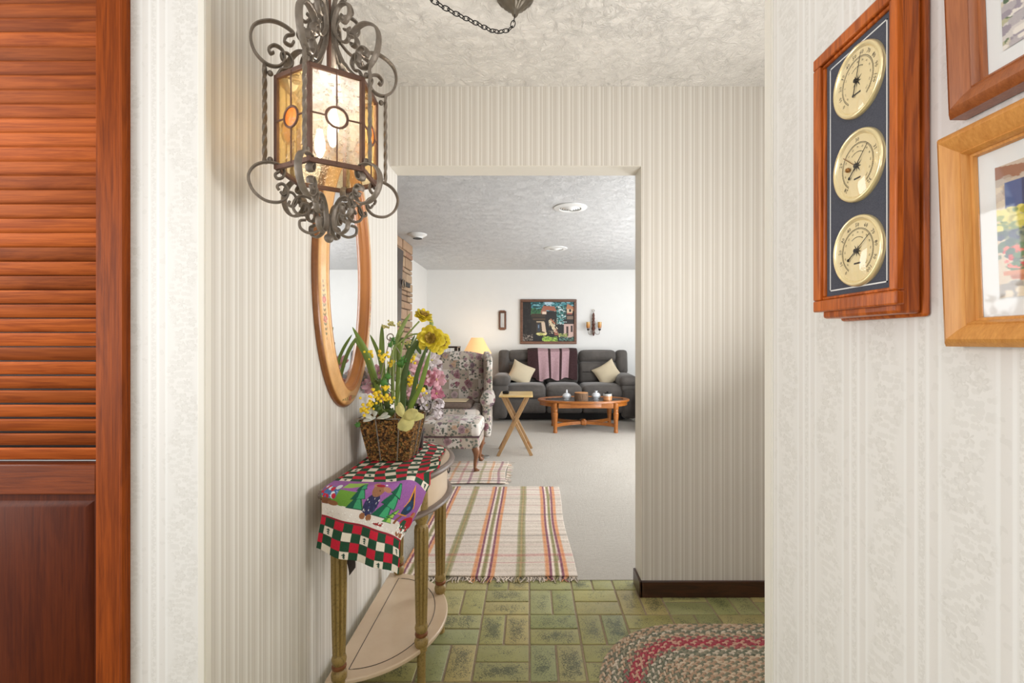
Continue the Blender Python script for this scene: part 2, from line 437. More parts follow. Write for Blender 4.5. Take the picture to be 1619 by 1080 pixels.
M = {}
M['stripe_x'] = stripes('striped_wallpaper_back', 0)
M['stripe_y'] = stripes('striped_wallpaper_side', 1)
M['floral_x'] = floral_paper('floral_wallpaper_front', 0, .759+2.4)
M['floral_y'] = floral_paper('floral_wallpaper_side', 1, .0205+1.2)
M['ceil1'] = ceiling_mat('stomped_ceiling_plaster', C(238,234,228), 24.0, 1.0, .0045)
M['ceil2'] = ceiling_mat('textured_living_ceiling', C(228,228,228), 38.0, 1.0, .0075)
M['white_wall'] = plain('white_paint', C(220,219,216), .7, var=.02, bs=200, bst=.05)
M['cream'] = plain('cream_painted_trim', C(232,227,216), .5, var=.03)
M['white'] = plain('white_plastic', C(225,225,223), .4, var=.02)
M['darkwood'] = wood('dark_stained_baseboard_wood', C(38,20,12), C(78,42,26), 0, rv=.05)
M['door_wood_v'] = wood('red_brown_door_wood', C(88,34,8), C(160,76,22), 2, 1.0, .5, .0, .35, .06, .12)
M['door_slat'] = wood('louver_slat_wood', C(112,46,18), C(190,100,44), 0, 1.0, .5, .0, .35, .34, .1)
M['door_panel'] = wood('door_panel_wood', C(62,20,4), C(100,42,10), 2, .8, .5, .0, .35, .05, .15)
M['barowood'] = wood('cherry_wood_case', C(126,52,12), C(206,108,40), 2, 1.2, .3, .15, .6, .03, .3)
M['oak'] = wood('honey_oak_frame_wood', C(182,116,52), C(222,160,86), 2, 1.6, .4, .1, .25, .03, .3)
M['walnut'] = wood('walnut_frame_wood', C(124,64,30), C(176,104,56), 2, 2.0, .35, .3, .3, .03)
M['table_oak'] = wood('orange_oak_table_wood', C(126,68,20), C(184,112,44), 0, 1.5, .3, .4, .4, .08)
M['tray_wood'] = wood('pale_maple_tray_wood', C(190,152,88), C(226,196,132), 0, 1.5, .35, .2, .2, .05)
M['leg_wood'] = wood('brown_cabriole_leg_wood', C(92,56,34), C(146,98,64), 2, 2.0, .35, .3, .3, .08)
M['blackwood'] = wood('near_black_wood', C(24,16,14), C(52,36,30), 0, 1.0, .4, .2)
M['paint_frame'] = wood('brown_painting_frame_wood', C(70,44,32), C(124,84,62), 0, 2, .45, .1)
M['iron'] = plain('pewter_grey_wrought_iron', C(126,115,103), .5, .35, .35, 60, 160, .5, .002)
M['iron_brown'] = plain('bronzed_lantern_frame', C(112,82,68), .5, .3, .3, 40, 160, .4, .002)
M['black_iron'] = plain('black_iron', C(28,26,26), .45, .6)
M['silver'] = plain('tarnished_wire', C(150,142,130), .4, .6)
M['pane_clear'] = glass_pane('rippled_clear_glass', (.90,.86,.80,1), .55, .28)
M['pane_amber'] = glass_pane('rippled_amber_glass', (.95,.66,.25,1), .50, .20)
M['medal'] = glass_pane('orange_medallion_glass', (1.0,.36,.10,1), .3, .5)
M['bulb'] = emis('lit_bulb', (1.0,.84,.60,1), 9)
M['glass'] = clear_glass('clear_glass')
M['glazing'] = clear_glass('low_glare_glass', .03, (1,1,1,1), .05, .15)
M['shade'] = emis('pleated_lit_lampshade', C(240,190,130), .55)
M['mirror'] = NT('mirror_silver').fin((.93,.93,.93,1), .015, 1.0)
M['carpet'] = None
t = NT('beige_pile_carpet'); p = t.pos(); a = t.noise(p, 260.0, 3); b = t.noise(p, 3.0, 3)
t.bump(t.mt('ADD', a, t.mt('MULTIPLY', t.noise(p, 45.0, 2), .6)), .8, .012)
M['carpet'] = t.fin(t.mix(t.mt('MULTIPLY', a, .7), t.mix(b, C(196,188,176), C(216,209,198)), C(172,163,150)), .95, 0.0, Sheen_Weight=.2)
t = NT('grout'); M['grout'] = t.fin(t.mix(t.noise(t.pos(), 90.0, 3), C(142,126,104), C(176,160,136)), .85, 0.0)
M['tile'] = tile_mat()
t = NT('fireplace_stone'); o = t.obj(); r = t.rand()
base = t.ramp(r, [(0, C(164,134,106)), (.3, C(186,158,126)), (.5, C(160,120,96)), (.75, C(196,172,142)), (1, C(150,122,98))])
nn = t.noise(o, 22.0, 5, .6); t.bump(nn, .6, .01)
M['stone'] = t.fin(t.mix(t.mt('MULTIPLY', nn, .5), base, C(96,72,58)), .85, 0.0)
M['mortar'] = plain('brown_mortar', C(104,86,72), .9)
M['sofa'] = None
t = NT('charcoal_suede'); o = t.obj(); n1 = t.noise(o, 7.0, 4); t.bump(t.noise(o, 14.0, 3, .5, .8), .35, .02)
M['sofa'] = t.fin(t.mix(n1, C(62,58,55), C(100,94,89)), .85, 0.0, Sheen_Weight=.35, Sheen_Roughness=.4)
M['fabric'] = floral_fabric('floral_check_upholstery')
M['cushion'] = plain('cream_cushion_cloth', C(206,192,164), .9, var=.08, bs=150, bst=.3)
M['leaf'] = plain('green_strap_leaf', C(112,136,54), .4, var=.35, vs=14)
M['leaf_d'] = plain('dark_green_leaf', C(76,98,46), .4, var=.3, vs=14)
M['leaf_l'] = plain('pale_green_leaf', C(140,158,88), .5, var=.25, vs=20)
M['ivy'] = plain('ivy_green', C(72,128,52), .5, var=.35, vs=40)
M['silverleaf'] = plain('silver_white_leaf', C(214,216,206), .6, var=.15, vs=40)
M['yellow'] = plain('yellow_petal', C(214,192,44), .6, var=.28, vs=50)
M['yellow_c'] = plain('ochre_trumpet', C(162,132,48), .6, var=.3, vs=60)
M['berry'] = plain('yellow_berry', C(246,208,48), .55, var=.18, vs=60)
M['hell'] = plain('yellow_green_sepals', C(206,198,128), .6, var=.3, vs=45)
M['pink'] = plain('pink_petal', C(232,184,198), .7, var=.22, vs=30)
M['pinkd'] = plain('rose_petal', C(214,140,162), .7, var=.3, vs=30)
M['whitep'] = plain('white_mauve_petal', C(234,226,230), .7, var=.16, vs=40)
M['potdark'] = plain('dark_pewter_pot', C(66,60,60), .35, .7)
t = NT('brown_dried_moss'); o = t.obj(); v = t.vor(o, 150.0); n1 = t.noise(o, 90.0, 4, .7)
t.bump(t.mt('ADD', n1, t.mt('MULTIPLY', v.outputs['Distance'], .8)), 1.0, .012)
cs = t.n('ShaderNodeSeparateColor', {0: v.outputs['Color']}).outputs[0]
M['moss'] = t.fin(t.mix(t.ramp(n1, [(.42,0.),(.54,1.)]), C(58,38,18), t.ramp(cs, [(0,C(130,88,42)),(.3,C(170,118,60)),(.6,C(206,150,84)),(.85,C(104,100,50)),(1,C(160,92,40))])), .95, 0.0)
t = NT('distressed_olive_gold_paint'); o = t.obj(); n1 = t.noise(o, 120.0, 4, .65); n2 = t.noise(o, 20.0, 3)
t.bump(n1, .3, .003)
M['gold'] = t.fin(t.mix(t.ramp(n1, [(.30,0.3),(.50,1.)]), C(96,78,38), t.mix(n2, C(140,116,62), C(170,142,84))), .5, 0.0, Coat_Weight=.15)
M['copper'] = plain('coppery_ring_paint', C(132,82,48), .4, .3, .3, 60)
t = NT('cream_painted_tabletop'); o = t.obj(); n1 = t.noise(o, 9.0, 5, .6)
M['tabletop'] = t.fin(t.mix(n1, C(208,180,148), C(228,208,182)), .4, 0.0, Coat_Weight=.25)
M['greybrown'] = plain('grey_brown_painted_moulding', C(124,108,98), .4, 0, .25, 30)
M['ink'] = plain('black_print', C(50,42,34), .7, var=0)
M['inlay'] = plain('dark_inlay_line', C(70,58,50), .5, var=0)
t = NT('navy_felt_panel'); n1 = t.noise(t.pos(), 900.0, 2)
M['felt'] = t.fin(t.mix(n1, C(44,46,58), C(92,94,104)), .9, 0.0)
M['cream_card'] = plain('cream_dial_card', C(232,212,164), .5, var=.04)
M['brass'] = plain('polished_brass_bezel', C(246,228,178), .22, .55, .05)
M['gold_frame'] = None
t = NT('gilded_mirror_frame'); a = t.n('ShaderNodeAttribute', attribute_name='Col').outputs['Color']; o = t.obj(); n1 = t.noise(o, 30.0, 5, .7)
t.bump(t.noise(o, 80.0, 3), .15, .003)
M['gold_frame'] = t.fin(t.mix(t.mt('MULTIPLY', t.mt('POWER', n1, 2.0), .9), a, C(176,112,58)), .35, .1, Coat_Weight=.15)
M['cloth'] = vcol('printed_cotton_towel', .9, 500, .3, .002)
M['rag'] = vcol('woven_rag_cotton', .95, 260, .7, .005)
M['braid'] = vcol('braided_wool', .95, 300, .6, .004)
M['print'] = vcol('printed_art_paper', .5, 900, .05, .001, .1)
M['oil'] = vcol('painted_velvet', .5, 200, .3, .003)
M['afghan'] = vcol('crocheted_wool', .95, 260, .9, .006)

# ------------------------------------------------------------------ painting helper: small colour rasters carried by mesh vertices
class Art:
    def __init__(s, w_, h_, bg):
        s.w, s.h = w_, h_; s.a = np.zeros((h_, w_, 3)); s.a[:] = bg
        y, x = np.mgrid[0:h_, 0:w_]; s.x = (x+.5)/w_; s.y = (y+.5)/h_
    def put(s, m, c): s.a[m] = c
    def rect(s, x0, y0, x1, y1, c): s.put((s.x>=x0)&(s.x<=x1)&(s.y>=y0)&(s.y<=y1), c)
    def ell(s, cx, cy, rx, ry, c): s.put(((s.x-cx)/rx)**2+((s.y-cy)/ry)**2 < 1, c)
    def poly(s, pts, c):
        m = np.zeros(s.x.shape, bool); n = len(pts)
        for i in range(n):
            x0, y0 = pts[i]; x1, y1 = pts[(i+1) % n]
            if y0 == y1: continue
            cr_ = ((s.y >= min(y0,y1)) & (s.y < max(y0,y1))) & (s.x < (x1-x0)*(s.y-y0)/(y1-y0)+x0)
            m ^= cr_
        s.put(m, c)
    def speck(s, x0, y0, x1, y1, cols, n, r=.01, asp=1.0):
        rr = np.random.RandomState(5)
        for _ in range(n):
            cx, cy = rr.uniform(x0,x1), rr.uniform(y0,y1); q = r*rr.uniform(.5,1.5)
            s.ell(cx, cy, q, q*asp, cols[rr.randint(len(cols))])
    def lin(s):
        a = np.clip(s.a, 0, 255)/255.0
        return np.where(a <= .04045, a/12.92, ((a+.055)/1.055)**2.4)

def art_mesh(art, fn, name, mat, parent=None, **kw):
    """a sheet whose vertices carry the print; fn(u, v) -> point, v runs downward"""
    mb = MB(); mb.grid(fn, art.w-1, art.h-1)
    return mb.build(name, mat, parent, cols=art.lin().reshape(-1, 3), **kw)

# ------------------------------------------------------------------ room dimensions
XL, XR, YB, YT, ZC, YO = -0.657, 0.48, 2.25, 2.37, 2.42, 0.96
OPR, OPZ, YE = 0.537, 2.044, 8.0      # opening right edge, opening height, end wall
LXL, LXR, FXR = -1.72, 3.6, 2.1

# floors
fl = MB().box(-1.9, FXR, -2.6, YT+.03, -.06, -.003).build('floor', M['grout'], kind='structure', label='floor of green glazed brick tiles in basket weave')
TS = .2075
tile = MB().rbox((0,0,0), (.0955, .1995, .012), .0035, core=1); tile_me = None
def tile_at(cx, cy, vert, k):
    global tile_me
    if tile_me is None:
        tile_me = tile.build('tile', M['tile'], fl); o = tile_me
    else:
        o = tile_me.copy(); col.objects.link(o)
    o.location = (cx, cy, -.004 + rnd.uniform(-.0008,.0008))
    o.rotation_euler = (rnd.uniform(-.003,.003), rnd.uniform(-.003,.003), (0 if vert else R(90)) + (R(180) if rnd.random()<.5 else 0))
    return o
rest = MB()
for i in range(-4, 8):
    for j in range(-1, 16):
        y1 = 2.308 + TS*1 - j*TS; y0 = y1 - TS; x0 = .003 + i*TS; x1 = x0+TS
        vert = (i + j) % 2 != 0 if True else 0     # row j=1 (2.10..2.308): i=-1 horizontal, i=0 vertical
        vert = ((i + j) % 2 == 1)
        for s_ in (0, 1):
            cx, cy = ((x0 + TS*(.25+.5*s_)), (y0+y1)/2) if vert else ((x0+x1)/2, y0 + TS*(.25+.5*s_))
            if j == 0:
                if cy > 2.42 : continue
            if cx < XL-.05 and y0 > YO-.15: continue
            if j == 0 and vert:
                o = tile_at(cx, y0+.0515, vert, 0); o.scale = (1, .485, 1); continue
            if y1 > 1.22: tile_at(cx, cy, vert, 0)
            elif y1 > -.8:
                hx, hy = (.048,.1) if vert else (.1,.048)
                rest.box(cx-hx, cx+hx, cy-hy, cy+hy, -.01, .002)
rest.build('tile_field', M['tile'], fl, kind='stuff', bevel=.002)
MB().box(LXL, LXR, YT+.03, YE, -.06, .004).build('floor', M['carpet'], kind='structure', label='beige pile carpet of the living room')
# carpet edge lip
# ceilings
MB().box(-1.9, FXR, -2.6, YT-.06, ZC, ZC+.08).build('ceiling', M['ceil1'], kind='structure', label='cream foyer ceiling with stomped plaster texture')
MB().box(LXL, LXR, YT-.06, YE, ZC, ZC+.08).build('ceiling', M['ceil2'], kind='structure', label='white textured living room ceiling')
# walls
MB().box(XL-.12, XL, YO+.018, YT, 0, ZC).build('wall_left', M['stripe_y'], kind='structure', label='left foyer wall with vertical striped paper')
wb = MB().box(OPR, FXR, YB, YT, 0, ZC).box(XL-.001, OPR, YB, YT, OPZ, ZC)
wb.build('wall_back', M['stripe_x'], kind='structure', label='back foyer wall with vertical striped paper')
MB().box(LXL-.1, XL-.12, YB, YT, 0, ZC).build('wall_back', M['white_wall'], kind='structure')
mr = MB().box(OPR-.004, OPR, YB-.002, YT+.004, .0, OPZ).box(XL, OPR, YB-.002, YT+.004, OPZ-.004, OPZ)
mr.build('trim_1', M['cream'], kind='structure', label='cream painted lining of the opening', bevel=.001)
MB().box(OPR-.012, FXR, YB-.013, YB, 0, .078).box(OPR-.015, OPR, YB-.013, YT+.004, 0, .078).build('baseboard_back', M['darkwood'], kind='structure', bevel=.003, label='dark wooden baseboard on the back foyer wall')
MB().box(XL, XL+.012, YO+.1, YT, 0, .078).build('baseboard_left', M['darkwood'], kind='structure', bevel=.003)
MB().box(FXR, FXR+.1, YO, YT, 0, ZC).build('wall_foyer_right', M['stripe_y'], kind='structure')
wf = MB().box(-.808, XL, YO, YO+.018, 0, ZC).box(-1.9, -.808, YO, YO+.018, 2.12, ZC)
wf.build('wall_front', M['floral_x'], kind='structure', label='narrow cream floral papered wall beside the louvered closet')
MB().box(-.669, XL+.0015, YO-.0015, YO+.006, 0, ZC).box(-.6575, XL+.003, YO, YO+.018, 0, ZC).build('trim_2', M['cream'], kind='structure', bevel=.001, label='cream corner strip between floral and striped paper')
MB().box(XR, XR+.12, -2.6, YO, 0, ZC).build('wall_right', M['floral_y'], kind='structure', label='right wall with cream floral striped paper')
MB().box(XR-.002, XR+.122, YO-.022, YO+.002, 0, ZC).box(XR-.003, XR, YO-.030, YO-.026, 0, ZC).build('trim_3', M['cream'], kind='structure', bevel=.001, label='cream corner strip at the end of the right wall')
MB().box(XR+.12, FXR, YO-.1, YO, 0, ZC).build('wall_foyer_front', M['stripe_x'], kind='structure')
# living room
MB().box(LXL, LXR, YE, YE+.1, 0, ZC).build('wall_living_back', M['white_wall'], kind='structure', label='plain white end wall of the living room')
MB().box(LXL-.1, LXL, YT, YE, 0, ZC).build('wall_living_left', M['white_wall'], kind='structure')
MB().box(LXR, LXR+.1, YT, YE, 0, .75).box(LXR, LXR+.1, YT, YE, 2.15, ZC).box(LXR, LXR+.1, YT, 3.8, .75, 2.15).box(LXR, LXR+.1, 6.6, YE, .75, 2.15).build('wall_living_right', M['white_wall'], kind='structure')
wn = MB().box(LXR+.02, LXR+.08, 3.8, 3.86, .75, 2.15).box(LXR+.02, LXR+.08, 6.54, 6.6, .75, 2.15).box(LXR+.02, LXR+.08, 3.86, 6.54, .75, .81).box(LXR+.02, LXR+.08, 3.86, 6.54, 2.09, 2.15).box(LXR+.03, LXR+.07, 5.17, 5.23, .81, 2.09).build('window_1', M['white'], kind='structure')
MB().box(LXR+.045, LXR+.05, 3.86, 6.54, .81, 2.09).build('pane', M['glass'], wn)
MB().box(LXL, LXR, YE-.012, YE, 0, .09).build('baseboard_living_back', M['white'], kind='structure')
MB().box(OPR, LXR, YT-.001, YT+.02, 0, ZC).build('wall_living_front', M['white_wall'], kind='structure')

# fireplace of stone with separate stones
FX = -1.50
fp = MB().box(LXL, FX, 3.2, 5.99, 0, ZC).build('wall_fireplace', M['mortar'], kind='structure', label='stone chimney breast on the left side of the living room')
z = .004
while z < ZC-.03:
    h = rnd.choice([.055,.075,.09,.11,.13]); h = min(h, ZC-z)
    y = 6.0
    while y > 4.55:
        ln = rnd.uniform(.22,.46); y0 = y-ln
        e = rnd.uniform(.0,.02) if y > 5.9 else 0
        j = lambda: rnd.uniform(-.003,.003)
        pr = rnd.uniform(.018,.034)
        b = MB().rbox((FX+pr/2-.005, (y0+.006+y+e)/2, z+h/2), (pr+.01, ln-.008+e, h-.01), .012, core=1)
        b.build('stone', M['stone'], fp)
        y = y0
    z += h

# ------------------------------------------------------------------ closet door, louvered
dr = thing('door_1', (-1.05, YO, 0), 'reddish brown louvered closet door beside the cream floral wall strip', 'door', kind='structure')
DXR = -.818
MB().box(DXR-.056, DXR, YO-.004, YO+.030, .02, 2.1).build('stile', M['door_wood_v'], dr, bevel=.003)
MB().box(-1.35, -1.29, YO-.004, YO+.030, .02, 2.1).build('stile', M['door_wood_v'], dr, bevel=.003)
DL, DRr = -1.29, DXR-.056
MB().box(DL, DRr, YO-.002, YO+.028, .900, .962).build('rail', wood('rail_wood', C(78,30,8), C(136,64,22), 0, 1.0, .35, .02, .35, .02, .2), dr, bevel=.003)
MB().box(DL, DRr, YO-.002, YO+.028, 2.02, 2.1).build('rail', bpy.data.materials['rail_wood'], dr, bevel=.003)
MB().box(DL, DRr, YO-.002, YO+.028, .02, .14).build('rail', bpy.data.materials['rail_wood'], dr, bevel=.003)
# raised panel
pn = MB().box(DL, DRr, YO+.012, YO+.02, .14, .90)
def frus(mb, x0,x1,z0,z1, ya, yb, ins):
    vs = [(x0,ya,z0),(x1,ya,z0),(x1,ya,z1),(x0,ya,z1),(x0+ins,yb,z0+ins),(x1-ins,yb,z0+ins),(x1-ins,yb,z1-ins),(x0+ins,yb,z1-ins)]
    mb.add(vs, [(0,1,5,4),(1,2,6,5),(2,3,7,6),(3,0,4,7),(4,5,6,7)])
frus(pn, DL+.016, DRr-.016, .156, .884, YO+.012, YO+.004, .012)
pn.build('panel', M['door_panel'], dr)
s0 = None
nsl = 36; pitch = .02915
for k in range(nsl):
    zc = .966 + pitch*(k+.5)
    if s0 is None:
        m = Matrix.Rotation(R(-61), 3, 'X')
        s0 = MB().rbox((0,0,0), (DRr-DL, .0300, .0060), .0028, rot=m, core=1).build('slat', M['door_slat'], dr, local=True)
        o = s0
    else:
        o = s0.copy(); col.objects.link(o)
    o.location = ((DL+DRr)/2 + 1.05, .012, zc)
    o.rotation_euler = (rnd.uniform(-.03,.03), 0, 0)
MB().box(DL, DRr, YO+.034, YO+.04, .962, 2.02).build('backing', M['blackwood'], dr)  # dark sheet added behind the slats so their gaps look shaded
tj = MB().box(DXR+.001, -.806, YO-.010, YO+.034, 0, 2.12)
tj.tube([(-.8115, YO-.010, 0), (-.8115, YO-.010, 2.12)], .0065, 10)
tj.build('trim_4', M['door_wood_v'], kind='structure', label='reddish brown vertical casing strip of the closet')
MB().box(-1.9, -.8, YO+.6, YO+.62, 0, ZC).build('wall_closet', M['white_wall'], kind='structure')

# ------------------------------------------------------------------ console table (half-moon, against the left wall)
TX, TY, TA, TB = -.628, 1.80, .385, .335        # back edge X, centre Y, half length, depth
def dem(a, b, n=36, x=TX): return [(x + b*math.sin(math.pi*k/n), TY - a*math.cos(math.pi*k/n)) for k in range(n+1)]
ct = thing('console_table', (TX, TY, 0), 'half-moon console table with olive gold fluted legs and cream lower shelf', 'table')
TOP = .762
MB().prism(dem(TA-.008, TB-.008), TOP-.012, TOP).build('tabletop', M['tabletop'], ct, bevel=.002)
def rim(a, b, z, r, fl=(1,1)):
    return MB().tube([(TX+b*math.sin(math.pi*k/40), TY-a*math.cos(math.pi*k/40), z) for k in range(41)], r, 10, flat=fl, side=(0,0,1))
rim(TA-.006, TB-.006, TOP-.010, .0125).build('top_moulding', M['greybrown'], ct)
MB().prism(dem(TA-.022, TB-.022), .628, TOP-.012).build('apron', M['tabletop'], ct)
rim(TA-.016, TB-.016, .628, .0125, (.8,1.2)).build('lower_moulding', M['greybrown'], ct)
rim(TA-.020, TB-.020, TOP-.026, .006).build('apron_bead', M['copper'], ct)
SA, SB = .345, .315
MB().prism(dem(SA, SB), .150, .166).build('shelf', M['tabletop'], ct, bevel=.004)
SX = TX
pts = [(SX+.055 + (SB-.105)*math.sin(math.pi*k/40), TY-(SA-.055)*math.cos(math.pi*k/40), .1664) for k in range(41)]
MB().tube(pts, .0013, 6, closed=True).build('inlay_line', M['inlay'], ct)
prof = [(.016,0),(.019,.004),(.017,.02),(.014,.05),(.015,.148),(.019,.152),(.019,.168),(.0225,.172),(.024,.185),(.021,.197),(.0165,.201),(.0205,.205),(.0215,.209),(.0205,.213),(.0175,.216),(.0205,.221),(.0225,.232),(.020,.243),(.0185,.247),(.0195,.25),(.0215,.34),(.0235,.45),(.0245,.565),(.0225,.578),(.0165,.586),(.0185,.592),(.024,.604),(.023,.628),(.022,.70)]
lx = -.585
lg = MB().lathe(prof, (0,0,0), 72, flute=(9, .247, .572, .30)); rg = MB().lathe([(.0160,.2005),(.0212,.2045),(.0222,.209),(.0212,.2135),(.0170,.2165)], (0,0,0), 24)
L0 = None
for (x, y) in ((lx, 1.463), (-.368, 1.626), (-.368, 1.974), (lx, 2.137)):
    if L0 is None:
        L0 = lg.build('leg', M['gold'], ct, local=True); L0.location = (x-TX, y-TY, 0)
        R0 = rg.build('ring', M['copper'], L0, local=True)
    else:
        l = L0.copy(); col.objects.link(l); l.location = (x-TX, y-TY, 0)
        r_ = R0.copy(); col.objects.link(r_); r_.parent = l
# drawer line and ring pull on the apron
for yy in (1.62, 1.98):
    s_ = math.sqrt(1-((yy-TY)/(TA-.022))**2); MB().beam((TX+(TB-.022)*s_+.0005, yy, .645), (TX+(TB-.022)*s_+.0005, yy, .735), .002, .002).build('drawer_joint', M['inlay'], ct)
px_ = TX+TB-.022
pl = MB().ball((px_+.004, 1.90, .712), .007); 
sx = TX+(TB-.022)*math.sqrt(1-((1.915-TY)/(TA-.022))**2)
pb = MB().ball((sx+.004, 1.915, .712), .007).tube([(sx+.008+.002*math.sin(a), 1.915+.013*math.sin(a), .698+.018*math.cos(a)) for a in [k*math.pi/10 for k in range(20)]], .0022, 8, closed=True)
pb.build('ring_pull', M['black_iron'], ct)

# ------------------------------------------------------------------ holiday towel draped over the near end of the console
W_, H_ = 250, 420
GR, RD, WH, PU = (28,72,48), (196,24,52), (232,222,206), (150,92,160)
art = Art(W_, H_, GR)
# v: 0 far end ... .60 edge; picture .60-.80; white -.845; checks -1
ncx = 10.0
def checks(v0, v1, rows, odd):
    for r_ in range(rows):
        ya, yb = v0+(v1-v0)*r_/rows, v0+(v1-v0)*(r_+1)/rows
        for c_ in range(11):
            xa = c_/ncx - .03; xb = xa+1/ncx
            k = (r_+odd) % 2
            c = (GR if c_ % 2 else RD) if k == 0 else (WH if c_ % 2 else GR)
            art.rect(xa, ya, xb, yb, c)
            if c == WH and (c_ + r_*3) % 4 == 0:
                mx, my = (xa+xb)/2, (ya+yb)/2; hh = (yb-ya)
                for q in (-.22, 0, .22): art.poly([(mx-.018-.010*q/.22*-1, my+hh*(q+.12)), (mx+.018, my+hh*(q+.12)), (mx, my+hh*(q-.14))], (24,66,52))
        art.rect(0, ya-.0006, 1, ya+.0006, (70,66,60))
checks(0, .60, 18, 0)
art.rect(0,.600,1,.81, PU); 
rr = np.random.RandomState(3)
art.a += (rr.rand(H_, W_, 1)-.5)*14
art.rect(0,.805,1,.86, (222,214,206)); art.poly([(0,.79),(.25,.775),(.5,.80),(.8,.79),(1,.80),(1,.83),(0,.83)], (222,214,206))
art.poly([(.0,.70),(.18,.685),(.34,.71),(.42,.78),(.2,.785),(0,.775)], (104,150,52)); art.poly([(.19,.625),(.34,.62),(.36,.67),(.18,.675)], (150,188,84))
def tree(cx, by, w_, h_, c1, c2):
    for k in range(3):
        ty = by-h_*(.33*k); ww = w_*(1-.27*k)
        art.poly([(cx-ww, ty), (cx+ww, ty), (cx+ww*.25, ty-h_*.42), (cx-ww*.25, ty-h_*.42)], c1)
        art.poly([(cx-ww*.1, ty-.004), (cx+ww*.85, ty-.004), (cx+ww*.2, ty-h_*.38), (cx-ww*.05, ty-h_*.38)], c2)
        art.rect(cx-ww, ty-.004, cx+ww, ty, (24,70,56))
tree(.34,.79,.085,.14,(22,84,66),(60,150,104)); tree(.62,.80,.10,.17,(18,92,66),(62,160,110)); tree(.72,.815,.055,.085,(70,140,52),(160,200,92))
# snowy bumpkin figures, plain woodland animals in knitted coats
def critter(cx, cy, s, coat, hat):
    art.ell(cx, cy+.055*s, .055*s, .040*s, coat); art.speck(cx-.045*s, cy+.03*s, cx+.045*s, cy+.085*s, [(230,226,220),(60,70,110)], 26, .004)
    art.ell(cx-.03*s, cy+.100*s, .026*s, .014*s, (146,96,62)); art.ell(cx+.03*s, cy+.100*s, .026*s, .014*s, (146,96,62))
    art.ell(cx, cy, .042*s, .028*s, (150,104,74)); art.ell(cx+.055*s, cy-.012*s, .030*s, .013*s, (176,126,98)); art.ell(cx-.035*s, cy-.034*s, .018*s, .022*s, (176,126,98))
    art.ell(cx-.004, cy-.022*s, .030*s, .010*s, hat); art.ell(cx+.03*s, cy-.034*s, .009, .006, (236,230,222)); art.ell(cx+.012*s, cy+.004*s, .005, .003, (30,24,24))
critter(.475,.70,1.15,(44,46,84),(150,28,48))
art.ell(.08,.70,.085,.045,(96,132,176)); art.speck(.01,.66,.16,.735,[(190,36,56),(214,220,228),(70,110,160)], 40, .014)
art.ell(.05,.765,.07,.024,(124,78,50)); art.ell(.13,.775,.05,.018,(140,92,60))
art.poly([(.735,.70),(.80,.61),(.87,.70)], (220,150,40)); art.poly([(.755,.70),(.80,.63),(.85,.70)], (40,34,66)); art.ell(.80,.705,.052,.04,(34,60,88)); art.ell(.80,.70,.02,.012,(40,110,150)); art.rect(.75,.74,.85,.748,(220,150,40)); art.rect(.79,.75,.81,.81,(140,84,50))
art.ell(.93,.74,.035,.022,(176,120,86)); art.ell(.905,.728,.012,.010,(186,60,60)); art.ell(.92,.785,.075,.040,(186,28,44)); art.poly([(.86,.77),(.90,.77),(.92,.81),(.86,.82)],(40,84,60)); art.speck(.85,.80,.99,.825,[(240,236,226),(40,84,60)],34,.006); art.ell(.89,.845,.028,.012,(150,96,60)); art.ell(.94,.845,.028,.012,(150,96,60)); art.ell(.985,.70,.012,.03,(214,210,200))
art.ell(.63,.835,.06,.007,(150,40,40)); art.speck(.57,.825,.69,.84,[(30,24,24),(150,40,40)],14,.006,.6); art.rect(.40,.618,.47,.626,(170,40,70))
art.speck(0,.815,1,.855,[(208,196,190),(236,232,226)],60,.008,.4)
art.rect(0,.860,1,.868,(150,20,44))
checks(.868, 1.0, 4, 0)
art.a += (rr.rand(H_, W_, 1)-.5)*12
Zt = TOP+.006
rows = [
 [(-.615,2.10,Zt),(-.56,2.11,Zt),(-.51,2.10,Zt),(-.47,2.08,Zt),(-.43,2.07,Zt)],
 [(-.615,1.98,Zt),(-.55,1.98,Zt),(-.48,1.98,Zt),(-.42,1.98,Zt),(-.348,1.97,Zt)],
 [(-.615,1.84,Zt),(-.55,1.84,Zt),(-.48,1.84,Zt),(-.41,1.84,Zt),(-.335,1.83,Zt)],
 [(-.615,1.72,Zt),(-.55,1.72,Zt),(-.48,1.73,Zt),(-.40,1.74,Zt),(-.330,1.76,Zt+.010)],
 [(-.615,1.60,Zt),(-.55,1.60,Zt),(-.475,1.61,Zt+.002),(-.385,1.63,Zt+.004),(-.312,1.665,Zt+.004)],
 [(-.615,1.50,Zt),(-.53,1.485,Zt+.001),(-.435,1.478,Zt+.002),(-.372,1.518,Zt-.004),P(673,778,1.566)],
 [(-.610,1.402,Zt+.002),(-.528,1.405,Zt),(-.442,1.438,Zt-.004),P(641,799,1.482),P(664,802,1.535)],
 [P(509,797,1.390),P(545,804,1.390),P(583,813,1.410),P(616,822,1.445),P(646,836,1.50)],
 [P(508,815,1.388),P(543,824,1.388),P(578,833,1.400),P(607,843,1.425),P(634,856,1.46)],
 [P(503,842,1.388),P(537,853,1.388),P(573,862,1.395),P(603,872,1.41),P(634,882,1.44)],
 [P(499,867,1.390),P(534,881,1.390),P(569,889,1.394),P(600,899,1.40),P(632,908,1.43)],
]
rows_v = [0,.11,.25,.36,.47,.60,.69,.80,.865,.935,1.0]
def cat1(a, t):
    n = len(a)-1; i = min(n-1, int(t)); f = t-i
    g = lambda k: np.array(a[max(0,min(n,k))], float)
    p0,p1,p2,p3 = g(i-1),g(i),g(i+1),g(i+2)
    return .5*((2*p1)+(p2-p0)*f+(2*p0-5*p1+4*p2-p3)*f*f+(3*p1-p0-3*p2+p3)*f**3)
